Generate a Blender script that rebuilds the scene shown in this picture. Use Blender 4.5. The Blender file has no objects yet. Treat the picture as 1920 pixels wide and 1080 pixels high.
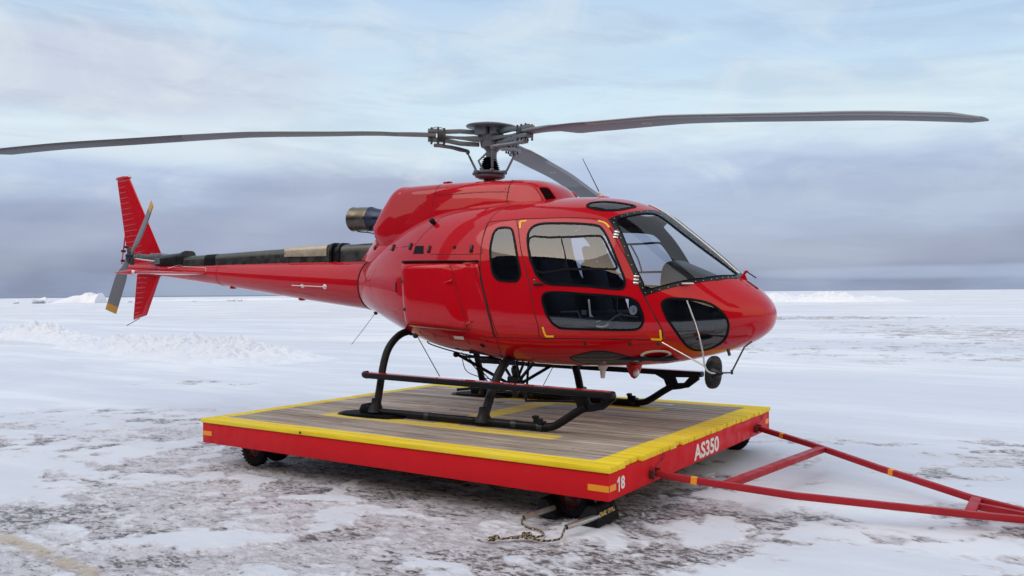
import bpy, bmesh, math, random
import numpy as np
from mathutils import Vector, Matrix, geometry
random.seed(7)
R = math.radians
C = bpy.context.scene.collection
scene = bpy.context.scene
DZ = 0.5                                   # deck of the dolly above the ground

def srgb(r, g, b):
    f = lambda c: (c/255/12.92) if c/255 <= 0.04045 else ((c/255+0.055)/1.055)**2.4
    return (f(r), f(g), f(b), 1.0)

# ---------------------------------------------------------------- camera
YAW, PITCH, ROLL, FPX = 2.1545, 0.0061, -0.0079, 1580.2
CAM = Vector((5.5455, -7.9908, 1.3383 + DZ))
fw = Vector((math.cos(PITCH)*math.cos(YAW), math.cos(PITCH)*math.sin(YAW), math.sin(PITCH)))
rt = fw.cross(Vector((0, 0, 1))).normalized(); up = rt.cross(fw)
rr = math.cos(ROLL)*rt + math.sin(ROLL)*up; uu = -math.sin(ROLL)*rt + math.cos(ROLL)*up
cam_data = bpy.data.cameras.new('camera'); cam = bpy.data.objects.new('camera', cam_data); C.objects.link(cam)
cam.matrix_world = Matrix(((rr.x, uu.x, -fw.x, CAM.x), (rr.y, uu.y, -fw.y, CAM.y), (rr.z, uu.z, -fw.z, CAM.z), (0, 0, 0, 1)))
cam_data.sensor_width = 36.0; cam_data.lens = 36.0*FPX/1920.0
cam_data.clip_start = 0.05; cam_data.clip_end = 60000
scene.camera = cam
scene.view_settings.view_transform = 'Standard'; scene.view_settings.look = 'None'
scene.view_settings.exposure = 0.0; scene.view_settings.gamma = 1.0; scene.view_settings.use_curve_mapping = False
scene.render.resolution_x = 1024; scene.render.resolution_y = 576
try:
    scene.cycles.max_bounces = 8; scene.cycles.transparent_max_bounces = 16; scene.cycles.caustics_reflective = False; scene.cycles.caustics_refractive = False
except Exception: pass

# ---------------------------------------------------------------- node helper
class NT:
    def __init__(s, tree): s.t = tree; s.n = tree.nodes; s.l = tree.links
    def new(s, typ, **kw):
        n = s.n.new(typ)
        for k, v in kw.items():
            if k.startswith('i_'): s.set(n, k[2:].replace('_', ' '), v)
            else: setattr(n, k, v)
        return n
    def set(s, n, name, v):
        sock = n.inputs[int(name)] if str(name).isdigit() else n.inputs[name]
        if hasattr(v, 'is_output') or isinstance(v, bpy.types.NodeSocket): s.l.new(v, sock)
        else: sock.default_value = v
    def math(s, op, a, b=None, c=None, clamp=False):
        n = s.n.new('ShaderNodeMath'); n.operation = op; n.use_clamp = clamp
        for i, v in enumerate((a, b, c)):
            if v is None: continue
            s.set(n, i, v)
        return n.outputs[0]
    def vmath(s, op, a, b=None):
        n = s.n.new('ShaderNodeVectorMath'); n.operation = op; s.set(n, 0, a)
        if b is not None: s.set(n, 1, b)
        return n.outputs[0]
    def mix(s, f, a, b, mode='MIX'):
        n = s.n.new('ShaderNodeMix'); n.data_type = 'RGBA'; n.blend_type = mode
        s.set(n, 0, f); s.set(n, 6, a); s.set(n, 7, b); return n.outputs[2]
    def maprange(s, v, a, b, c=0.0, d=1.0, smooth=True):
        n = s.n.new('ShaderNodeMapRange'); n.interpolation_type = 'SMOOTHSTEP' if smooth else 'LINEAR'
        for i, q in enumerate((v, a, b, c, d)): s.set(n, i, q)
        return n.outputs[0]
    def ramp(s, f, stops):
        n = s.n.new('ShaderNodeValToRGB'); e = n.color_ramp.elements
        while len(e) < len(stops): e.new(0.5)
        for q, (p, c) in zip(e, stops): q.position = p; q.color = c if len(c) == 4 else (*c, 1)
        s.l.new(f, n.inputs[0]); return n.outputs[0]
    def noise(s, vec, scale, detail=3, rough=0.5, dist=0.0, out=0):
        n = s.n.new('ShaderNodeTexNoise'); s.l.new(vec, n.inputs['Vector'])
        n.inputs['Scale'].default_value = scale; n.inputs['Detail'].default_value = detail
        n.inputs['Roughness'].default_value = rough; n.inputs['Distortion'].default_value = dist
        return n.outputs[out]
    def comb(s, x, y, z):
        n = s.n.new('ShaderNodeCombineXYZ')
        for i, v in enumerate((x, y, z)): s.set(n, i, v)
        return n.outputs[0]

# ---------------------------------------------------------------- sky
SUN_EL, SUN_AZ = R(50), math.atan2(-0.86, -0.50)      # light comes from behind the camera's left shoulder
world = bpy.data.worlds.new('World'); scene.world = world; world.use_nodes = True
w = NT(world.node_tree); w.n.clear()
tc = w.new('ShaderNodeTexCoord'); D = tc.outputs['Generated']
sep = w.new('ShaderNodeSeparateXYZ'); w.l.new(D, sep.inputs[0])
cy, sy = math.cos(YAW), math.sin(YAW)
fx = w.math('ADD', w.math('MULTIPLY', sep.outputs[0], cy), w.math('MULTIPLY', sep.outputs[1], sy))
lx = w.math('ADD', w.math('MULTIPLY', sep.outputs[0], sy), w.math('MULTIPLY', sep.outputs[1], -cy))   # to the right
az = w.math('MULTIPLY', w.math('ARCTAN2', lx, fx), 57.2958)
el = w.math('MULTIPLY', w.math('ARCSINE', sep.outputs[2]), 57.2958)
cl = w.comb(w.math('MULTIPLY', az, 0.05), w.math('MULTIPLY', el, 0.16), 3.0)
n1 = w.noise(cl, 1.0, 5, 0.52, 0.25)
cl2 = w.comb(w.math('MULTIPLY', az, 0.028), w.math('MULTIPLY', el, 0.085), 11.0)
n2 = w.noise(cl2, 1.0, 4, 0.5, 0.5)
cl3 = w.comb(w.math('MULTIPLY', az, 0.09), w.math('MULTIPLY', el, 0.5), 23.0)
n3 = w.noise(cl3, 1.0, 5, 0.55, 0.3)
ee = w.math('ADD', el, w.math('MULTIPLY', w.math('SUBTRACT', n1, 0.5), 8.0))
ee = w.math('ADD', ee, w.math('MULTIPLY', w.math('SUBTRACT', n3, 0.5), 3.6))
def st(e, c): return (e/30.0, srgb(*c))
base = w.ramp(w.maprange(ee, 0, 30, smooth=False), [
    st(0.0, (150, 164, 192)), st(0.9, (136, 146, 173)), st(2.6, (141, 150, 178)), st(4.6, (158, 169, 200)), st(6.2, (172, 186, 216)), st(7.6, (184, 200, 228)),
    st(9.0, (202, 219, 239)), st(10.2, (222, 240, 250)), st(12.8, (214, 237, 250)), st(15.8, (198, 223, 245)), st(20.0, (189, 216, 243)), st(29, (186, 210, 236))])
# lavender cloud masses (left, above the horizon and upper left)
def blob(a0, e0, wa, we):
    da = w.math('DIVIDE', w.math('SUBTRACT', az, a0), wa); de = w.math('DIVIDE', w.math('SUBTRACT', el, e0), we)
    d2 = w.math('ADD', w.math('MULTIPLY', da, da), w.math('MULTIPLY', de, de))
    d2 = w.math('ADD', d2, w.math('MULTIPLY', w.math('SUBTRACT', n1, 0.5), 2.2))
    return w.maprange(d2, 0.1, 1.4, 1.0, 0.0)
col = w.mix(w.math('MULTIPLY', blob(-26, 13.4, 15, 3.0), 0.75), base, srgb(205, 209, 226))
col = w.mix(w.math('MULTIPLY', blob(-9, 6.6, 11, 2.0), 0.9), col, srgb(157, 167, 195))
col = w.mix(w.math('MULTIPLY', blob(-20, 4.2, 18, 1.6), 0.75), col, srgb(148, 156, 186))
col = w.mix(w.math('MULTIPLY', blob(20, 5.4, 13, 2.2), 0.7), col, srgb(172, 187, 213))
col = w.mix(w.math('MULTIPLY', blob(20, 2.4, 12, 1.1), 0.8), col, srgb(150, 157, 184))
col = w.mix(w.math('MULTIPLY', blob(26, 1.1, 11, 0.45), 0.8), col, srgb(170, 184, 212))
col = w.mix(w.math('MULTIPLY', blob(-24, 9.6, 12, 1.5), 0.8), col, srgb(224, 237, 246))
col = w.mix(w.math('MULTIPLY', blob(2, 16.2, 8, 2.6), 0.5), col, srgb(204, 224, 240))
col = w.mix(w.math('MULTIPLY', blob(24, 11, 12, 2.2), 0.5), col, srgb(220, 241, 250))
col = w.mix(w.maprange(n2, 0.46, 0.72, 0.0, 0.35), col, srgb(214, 228, 242))
n4 = w.noise(w.comb(w.math('MULTIPLY', az, 0.06), w.math('MULTIPLY', w.math('ADD', el, w.math('MULTIPLY', az, 0.06)), 0.45), 41.0), 1.0, 6, 0.6, 0.6)
n5 = w.noise(w.comb(w.math('MULTIPLY', az, 0.10), w.math('MULTIPLY', el, 0.20), 57.0), 1.0, 5, 0.6, 1.0)
col = w.mix(w.maprange(n4, 0.34, 0.58, 0.20, 0.0), col, srgb(140, 150, 182))
col = w.mix(w.math('MULTIPLY', w.maprange(n5, 0.46, 0.70, 0.0, 0.45), w.maprange(el, 4.0, 9.0)), col, srgb(230, 239, 243))
# the sky behind the photographer: low warm glow under brighter cloud
back = w.ramp(w.maprange(el, -2, 70, smooth=False), [(0.0, (1.2, 0.8, 0.5)), (0.16, (1.7, 1.2, 0.78)), (0.36, (1.8, 1.4, 1.02)), (0.60, (1.2, 1.12, 1.04)), (1.0, (0.75, 0.80, 0.87))])
fb = w.maprange(fx, -0.55, 0.25, 1.0, 0.0)
cols = w.mix(fb, col, back)
hi = w.math('MULTIPLY', w.maprange(el, 24, 58), w.math('SUBTRACT', 1.0, w.math('MULTIPLY', fb, 0.7))); cols = w.mix(hi, cols, (0.70, 0.77, 0.87, 1))
sky = w.new('ShaderNodeTexSky'); sky.sky_type = 'NISHITA'; sky.sun_disc = False; sky.sun_elevation = SUN_EL
sky.sun_rotation = math.pi/2 - SUN_AZ; sky.air_density = 1.0; sky.dust_density = 2.0
bg1 = w.new('ShaderNodeBackground'); w.l.new(sky.outputs[0], bg1.inputs[0]); bg1.inputs[1].default_value = 0.08
bg2 = w.new('ShaderNodeBackground'); w.l.new(cols, bg2.inputs[0]); bg2.inputs[1].default_value = 1.03
mx = w.new('ShaderNodeMixShader'); mx.inputs[0].default_value = 0.92
w.l.new(bg1.outputs[0], mx.inputs[1]); w.l.new(bg2.outputs[0], mx.inputs[2])
wo = w.new('ShaderNodeOutputWorld'); w.l.new(mx.outputs[0], wo.inputs[0])
try: world.cycles.sampling_method = 'MANUAL'; world.cycles.sample_map_resolution = 1024
except Exception: pass

sun = bpy.data.lights.new('sun', 'SUN'); sun.energy = 1.0; sun.angle = R(50); sun.color = (1.0, 0.93, 0.84)
so = bpy.data.objects.new('sun', sun); C.objects.link(so)
sd = Vector((math.cos(SUN_EL)*math.cos(SUN_AZ), math.cos(SUN_EL)*math.sin(SUN_AZ), math.sin(SUN_EL)))
so.rotation_euler = sd.to_track_quat('Z', 'Y').to_euler(); so.location = (0, 0, 20)

# ---------------------------------------------------------------- materials
def mat(name, col, rough=0.5, metal=0.0, coat=0.0, spec=0.5, bump=None, var=None, wear=None):
    m = bpy.data.materials.new(name); m.use_nodes = True; t = NT(m.node_tree); b = t.n['Principled BSDF']
    c = col if len(col) == 4 else (*col, 1)
    b.inputs['Base Color'].default_value = c; b.inputs['Roughness'].default_value = rough; b.inputs['Metallic'].default_value = metal
    b.inputs['Coat Weight'].default_value = coat; b.inputs['Coat IOR'].default_value = 1.42; b.inputs['Coat Roughness'].default_value = 0.04
    b.inputs['Specular IOR Level'].default_value = spec
    o = t.new('ShaderNodeTexCoord').outputs['Object']
    if var:      # (scale, amount)
        n = t.noise(o, var[0], 5, 0.6)
        dark = tuple(x*(1-var[1]) for x in c[:3]) + (1,); lite = tuple(min(1, x*(1+var[1])) for x in c[:3]) + (1,)
        k = t.mix(n, dark, lite)
        if wear:  # (scale, threshold, colour, stretch)
            vv = t.new('ShaderNodeMapping'); t.l.new(o, vv.inputs[0]); vv.inputs['Scale'].default_value = wear[3]
            k = t.mix(t.maprange(t.noise(vv.outputs[0], wear[0], 6, 0.62), wear[1], wear[1]+0.05), k, wear[2])
        t.l.new(k, b.inputs['Base Color'])
        t.l.new(t.maprange(t.noise(o, var[0]*2.3, 4), 0.3, 0.7, max(0.02, rough*0.75), min(1, rough*1.3)), b.inputs['Roughness'])
    if bump:
        bp = t.new('ShaderNodeBump'); bp.inputs['Strength'].default_value = bump[1]; bp.inputs['Distance'].default_value = bump[2]
        t.l.new(t.noise(o, bump[0], 4), bp.inputs['Height']); t.l.new(bp.outputs[0], b.inputs['Normal'])
        if coat: t.l.new(bp.outputs[0], b.inputs['Coat Normal'])
    return m
M = {}
M['red'] = mat('red_paint', (0.50, 0.0015, 0.010), 0.42, 0.0, 1.0, 0.06, bump=(2.3, 0.07, 0.02), var=(1.3, 0.10))
M['red_matt'] = mat('red_dolly_paint', (0.60, 0.013, 0.020), 0.5, 0, 0.0, 0.12, bump=(60, 0.12, 0.002), var=(3, 0.10), wear=(7, 0.665, srgb(160, 70, 68), (0.45, 1, 3.5)))
M['black'] = mat('black_paint', (0.006, 0.007, 0.010), 0.32, 0.0, 0.15, 0.3, var=(6, 0.3))
M['seal'] = mat('black_rubber', (0.004, 0.005, 0.008), 0.5, spec=0.12)
M['gap'] = mat('panel_gap', (0.03, 0.004, 0.006), 0.8)
M['tube'] = mat('black_skid_tube', (0.006, 0.007, 0.011), 0.42, 0.0, 0.0, 0.22, var=(8, 0.4), wear=(14, 0.68, (0.06, 0.055, 0.05, 1), (1, 1, 1)))
M['grey'] = mat('grey_rotor_paint', (0.24, 0.245, 0.255), 0.5, 0.0, 0.0, 0.4, var=(3, 0.15))
M['hubgrey'] = mat('grey_rotor_hub', (0.135, 0.155, 0.18), 0.42, 0.1, 0.0, 0.5, var=(12, 0.35))
M['darkmetal'] = mat('dark_metal', (0.05, 0.055, 0.065), 0.4, 0.7, 0, 0.5, var=(10, 0.3))
M['steel'] = mat('bright_steel', (0.62, 0.62, 0.63), 0.25, 1.0, var=(15, 0.1))
M['white'] = mat('white_paint', (0.78, 0.78, 0.76), 0.45, var=(12, 0.06))
M['cream'] = mat('cream_paint', (0.74, 0.70, 0.60), 0.45)
M['yellow'] = mat('yellow_tape', (0.88, 0.60, 0.01), 0.45)
M['orange'] = mat('orange_reflector', (0.85, 0.32, 0.01), 0.4, var=(40, 0.12))
M['tip'] = mat('ochre_blade_tip', (0.50, 0.27, 0.035), 0.5)
M['bronze'] = mat('heat_stained_exhaust', (0.17, 0.145, 0.105), 0.38, 1.0, var=(3, 0.3), wear=(2.2, 0.58, (0.11, 0.095, 0.08, 1), (0.4, 1, 1)))
M['blued'] = mat('blued_exhaust', (0.05, 0.06, 0.10), 0.40, 0.9, var=(4, 0.3))
M['cover'] = mat('satin_metal_cover', (0.115, 0.112, 0.105), 0.30, 0.85, var=(3, 0.35))
M['covertan'] = mat('pale_metal_panel', (0.50, 0.43, 0.33), 0.36, 0.55, var=(6, 0.12))
M['inner'] = mat('cabin_lining', (0.014, 0.017, 0.026), 0.7, spec=0.15)
M['seat'] = mat('dark_seat_cloth', (0.010, 0.012, 0.020), 0.8, spec=0.1, var=(20, 0.2))
M['panel'] = mat('instrument_black', (0.007, 0.008, 0.012), 0.5, spec=0.25)
M['rubber'] = mat('tyre_rubber', (0.009, 0.010, 0.014), 0.75, spec=0.2, bump=(40, 0.2, 0.004), var=(14, 0.3))
M['rim'] = mat('red_wheel_rim', (0.10, 0.02, 0.02), 0.6)
M['lens'] = mat('clear_lens', (0.75, 0.75, 0.78), 0.12, 0.3, 0.6)
M['blacklens'] = mat('smoked_panel', (0.012, 0.016, 0.026), 0.08, 0, 0.6)
def glassmat(name, tint, gl=1.0, f0=0.075):
    m = bpy.data.materials.new(name); m.use_nodes = True; t = NT(m.node_tree); t.n.clear()
    tr = t.new('ShaderNodeBsdfTransparent'); tr.inputs[0].default_value = (*tint, 1)
    g = t.new('ShaderNodeBsdfGlossy'); g.inputs['Roughness'].default_value = 0.015; g.inputs['Color'].default_value = (gl, gl, gl, 1)
    o = t.new('ShaderNodeTexCoord').outputs['Object']
    bp = t.new('ShaderNodeBump'); bp.inputs['Strength'].default_value = 0.05; bp.inputs['Distance'].default_value = 0.02
    t.l.new(t.noise(o, 1.6, 2), bp.inputs['Height']); t.l.new(bp.outputs[0], g.inputs['Normal'])
    ge = t.new('ShaderNodeNewGeometry'); dn = t.new('ShaderNodeVectorMath', operation='DOT_PRODUCT'); t.l.new(ge.outputs['Normal'], dn.inputs[0]); t.l.new(ge.outputs['Incoming'], dn.inputs[1])
    f = t.math('POWER', t.math('SUBTRACT', 1.0, t.math('ABSOLUTE', dn.outputs['Value'])), 5.0)      # two-sided reflectance of a thin pane
    f2 = t.math('ADD', t.math('MULTIPLY', f, 0.9), f0, clamp=True)
    mx = t.new('ShaderNodeMixShader'); t.l.new(f2, mx.inputs[0]); t.l.new(tr.outputs[0], mx.inputs[1]); t.l.new(g.outputs[0], mx.inputs[2])
    out = t.new('ShaderNodeOutputMaterial'); t.l.new(mx.outputs[0], out.inputs[0]); return m
M['glass'] = glassmat('windscreen_glass', (0.90, 0.92, 0.94))
M['glassd'] = glassmat('door_window_glass', (0.70, 0.76, 0.86), 1.0, 0.10)

# ---------------------------------------------------------------- object helpers
def tag(o, label=None, cat=None, group=None, kind=None):
    if label: o['label'] = label
    if cat: o['category'] = cat
    if group: o['group'] = group
    if kind: o['kind'] = kind
    return o
ROOTLOC = {}
def empty(name, loc, rz=0.0):
    o = bpy.data.objects.new(name, None); C.objects.link(o); o.empty_display_size = 0.2
    o.location = loc; o.rotation_euler = (0, 0, rz); ROOTLOC[o.name] = Vector(loc); return o
def link(name, me, mats, parent=None, loc=None):
    o = bpy.data.objects.new(name, me); C.objects.link(o)
    for m in mats: me.materials.append(m)
    if parent is not None: o.parent = parent
    if loc is not None: o.location = loc
    return o
def rootof(o):
    while o.parent is not None: o = o.parent
    return o
class MB:
    """collects shapes in deck coordinates (z = 0 on the dolly deck)"""
    def __init__(s): s.v = []; s.f = []; s.m = []
    def add(s, vs, fs, mi=0):
        b = len(s.v); s.v += [tuple(v) for v in vs]; s.f += [tuple(b+i for i in f) for f in fs]; s.m += [mi]*len(fs); return s
    def box(s, c, d, rot=None, mi=0, bev=0.0):
        bm = bmesh.new(); bmesh.ops.create_cube(bm, size=1.0)
        for v in bm.verts: v.co = Vector((v.co.x*d[0], v.co.y*d[1], v.co.z*d[2]))
        if bev > 0: bmesh.ops.bevel(bm, geom=bm.edges[:], offset=bev, segments=2, profile=0.5, affect='EDGES')
        m = Matrix.Translation(Vector(c)) @ ((rot if isinstance(rot, Matrix) else Matrix.Rotation(rot or 0, 4, 'Z')).to_4x4())
        bm.verts.ensure_lookup_table()
        s.add([m @ v.co for v in bm.verts], [[v.index for v in f.verts] for f in bm.faces], mi); bm.free(); return s
    def prism(s, poly, a, b, axis='y', mi=0):
        """poly of 2-D points, extruded between a and b along axis"""
        k = {'y': lambda p, q: (p[0], q, p[1]), 'z': lambda p, q: (p[0], p[1], q), 'x': lambda p, q: (q, p[0], p[1])}[axis]
        n = len(poly); vs = [k(p, a) for p in poly] + [k(p, b) for p in poly]
        fs = [tuple(range(n))[::-1], tuple(range(n, 2*n))] + [(i, (i+1) % n, n+(i+1) % n, n+i) for i in range(n)]
        return s.add(vs, fs, mi)
    def tube(s, pts, r, seg=10, mi=0, caps=True, flat=None, refup=None):
        P = [Vector(p) for p in pts]; n = len(P); rs = r if isinstance(r, (list, tuple)) else [r]*n
        T = []
        for i in range(n):
            t = (P[min(i+1, n-1)] - P[max(i-1, 0)]); T.append(t.normalized() if t.length > 1e-9 else Vector((0, 0, 1)))
        ref = Vector(refup) if refup else (Vector((0, 0, 1)) if abs(T[0].z) < 0.9 else Vector((1, 0, 0)))
        vs = []
        N = (ref - T[0]*ref.dot(T[0])).normalized()
        for i in range(n):
            N = (N - T[i]*N.dot(T[i])).normalized(); B = T[i].cross(N)
            for k in range(seg):
                a = 2*math.pi*k/seg + (math.pi/seg if seg == 4 else 0)
                fa, fb = (1, 1) if flat is None else flat
                vs.append(P[i] + rs[i]*(math.cos(a)*N*fa + math.sin(a)*B*fb))
        fs = [(i*seg+k, i*seg+(k+1) % seg, (i+1)*seg+(k+1) % seg, (i+1)*seg+k) for i in range(n-1) for k in range(seg)]
        if caps: fs += [tuple(range(seg))[::-1], tuple(range((n-1)*seg, n*seg))]
        return s.add(vs, fs, mi)
    def lathe(s, c, ax, prof, seg=24, mi=0, caps=True):
        """prof: list of (distance along axis, radius)"""
        ax = Vector(ax).normalized(); c = Vector(c)
        ref = Vector((0, 0, 1)) if abs(ax.z) < 0.9 else Vector((1, 0, 0)); N = (ref-ax*ref.dot(ax)).normalized(); B = ax.cross(N)
        vs = [c + ax*h + max(q, 1e-4)*(math.cos(2*math.pi*k/seg)*N + math.sin(2*math.pi*k/seg)*B) for h, q in prof for k in range(seg)]
        n = len(prof)
        fs = [(i*seg+k, i*seg+(k+1) % seg, (i+1)*seg+(k+1) % seg, (i+1)*seg+k) for i in range(n-1) for k in range(seg)]
        if caps: fs += [tuple(range(seg))[::-1], tuple(range((n-1)*seg, n*seg))]
        return s.add(vs, fs, mi)
    def ball(s, c, r, seg=8, mi=0, sc=(1, 1, 1)):
        c = Vector(c); prof = [(-math.cos(math.pi*i/seg), math.sin(math.pi*i/seg)) for i in range(seg+1)]; b = MB(); b.lathe((0, 0, 0), (0, 0, 1), prof, seg*2)
        return s.add([(c.x+v[0]*r*sc[0], c.y+v[1]*r*sc[1], c.z+v[2]*r*sc[2]) for v in b.v], b.f, mi)
    def mirror(s):
        """adds the copy on the other side of the y=0 plane"""
        s.add([(x, -y, z) for x, y, z in s.v], [f[::-1] for f in s.f]); s.m[len(s.m)//2:] = s.m[:len(s.m)//2]; return s
    def flipped(s):
        o = MB(); o.v = [(x, -y, z) for x, y, z in s.v]; o.f = [f[::-1] for f in s.f]; o.m = list(s.m); return o
    def build(s, name, mats, parent=None, smooth=35, loc=None, bevel=0.0):
        base = Vector((0, 0, 0))
        if parent is not None:
            q = rootof(parent); base = ROOTLOC[q.name] if q.name in ROOTLOC else q.location
        elif loc is not None: base = Vector(loc)
        me = bpy.data.meshes.new(name); me.from_pydata([(x-base.x, y-base.y, z+DZ-base.z) for x, y, z in s.v], [], s.f)
        if not isinstance(mats, (list, tuple)): mats = [mats]
        o = link(name, me, mats, parent, base if parent is None else None)
        me.polygons.foreach_set('material_index', s.m)
        bm = bmesh.new(); bm.from_mesh(me); bmesh.ops.recalc_face_normals(bm, faces=bm.faces[:])
        if bevel > 0: 
            ed = [e for e in bm.edges if len(e.link_faces) == 2 and e.calc_face_angle(0) > 0.7]
            bmesh.ops.bevel(bm, geom=ed, offset=bevel, segments=2, profile=0.5, affect='EDGES', clamp_overlap=True)
        bm.to_mesh(me); bm.free()
        if smooth:
            me.polygons.foreach_set('use_smooth', [True]*len(me.polygons))
            me.set_sharp_from_angle(angle=R(smooth))
        me.update(); return o
def spline(pts, n=6, closed=False):
    P = [Vector(p) for p in pts]; N = len(P); out = []
    for i in range(N if closed else N-1):
        g = (lambda k: P[k % N]) if closed else (lambda k: P[max(0, min(N-1, k))])
        a, b, c, d = g(i-1), g(i), g(i+1), g(i+2)
        for j in range(n):
            t = j/n; out.append(0.5*((2*b)+(c-a)*t+(2*a-5*b+4*c-d)*t*t+(3*b-a-3*c+d)*t**3))
    if not closed: out.append(P[-1])
    return out
M['blade'] = mat('blade_grey', (0.165, 0.175, 0.20), 0.5, 0, 0.0, 0.3)
M['blade_le'] = mat('blade_leading_edge', (0.27, 0.28, 0.30), 0.42, 0.2, 0.0, 0.4)
M['blade_out'] = mat('blade_outer_grey', (0.10, 0.107, 0.125), 0.5, 0, 0.0, 0.3)
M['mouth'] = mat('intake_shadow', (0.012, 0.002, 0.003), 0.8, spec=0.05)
M['darkgloss'] = mat('dark_glossy_cover', (0.035, 0.035, 0.035), 0.22, 0.6, 0.3, 0.5, var=(6, 0.3))
M['red_bar'] = mat('worn_red_bar_paint', (0.36, 0.016, 0.026), 0.5, 0, 0.0, 0.25, bump=(40, 0.15, 0.002), var=(4, 0.22), wear=(16, 0.66, srgb(112, 62, 58), (1, 1, 1)))

# ---- fuselage lofting table and functions
HT=np.array([
# x     zb    zt    w    zm   nu  nl
[3.237,1.11,1.11,0.001,1.11,2,2],
[3.225,1.045,1.175,.10,1.11,2,2],
[3.19,.975,1.245,.20,1.11,2,2],
[3.10,.895,1.345,.325,1.11,2,2],
[2.93,.805,1.475,.46,1.10,2,2.1],
[2.70,.73,1.68,.59,1.09,2.05,2.2],
[2.40,.66,1.93,.71,1.09,2.1,2.4],
[2.09,.61,2.165,.80,1.10,2.2,2.5],
[1.80,.585,2.285,.86,1.12,2.35,2.6],
[1.40,.57,2.34,.905,1.15,2.5,2.7],
[1.00,.57,2.36,.93,1.18,2.6,2.8],
[.55,.59,2.385,.93,1.2,2.6,2.8],
[.1,.635,2.40,.90,1.22,2.4,2.6],
[-.35,.68,2.39,.84,1.28,2.2,2.5],
[-.8,.78,2.31,.74,1.35,2.1,2.4],
[-1.2,.915,2.16,.61,1.41,2,2.2],
[-1.55,1.05,1.95,.46,1.44,2,2.1],
[-1.80,1.13,1.78,.325,1.455,2,2]])
def _knots(T):
    d=np.diff(T,axis=0); return np.concatenate([[0],np.cumsum(np.sqrt(d[:,0]**2+d[:,3]**2))])
HS=_knots(HT)
def _slopes(S,T):
    h=np.diff(S)[:,None]; m=np.diff(T,axis=0)/h
    sl=np.zeros_like(T); sl[0]=m[0]; sl[-1]=m[-1]
    sl[1:-1]=(m[:-1]*h[1:]+m[1:]*h[:-1])/(h[1:]+h[:-1]); return sl
HSL=_slopes(HS,HT)
def interp(s,S=HS,T=HT,SL=HSL):
    s=np.asarray(s,float); i=np.clip(np.searchsorted(S,s,side='right')-1,0,len(S)-2)
    h=S[i+1]-S[i]; t=((s-S[i])/h)[...,None]; h=h[...,None]
    return (2*t**3-3*t**2+1)*T[i]+(t**3-2*t**2+t)*h*SL[i]+(-2*t**3+3*t**2)*T[i+1]+(t**3-t**2)*h*SL[i+1]
def hull(s,th):
    """s arc parameter, th radians -pi/2 (keel) .. pi/2 (roof); right side (y<0)"""
    q=interp(s); x,zb,zt,w,zm,nu,nl=[q[...,k] for k in range(7)]
    th=np.asarray(th,float); up=th>=0
    n=np.where(up,nu,nl); h=np.where(up,zt-zm,zm-zb)
    c=np.clip(np.cos(th),1e-9,1); sn=np.clip(np.abs(np.sin(th)),1e-9,1)
    return np.stack([x,-np.maximum(w,1e-3)*c**(2/n),zm+np.where(up,1,-1)*h*sn**(2/n)],-1)

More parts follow.
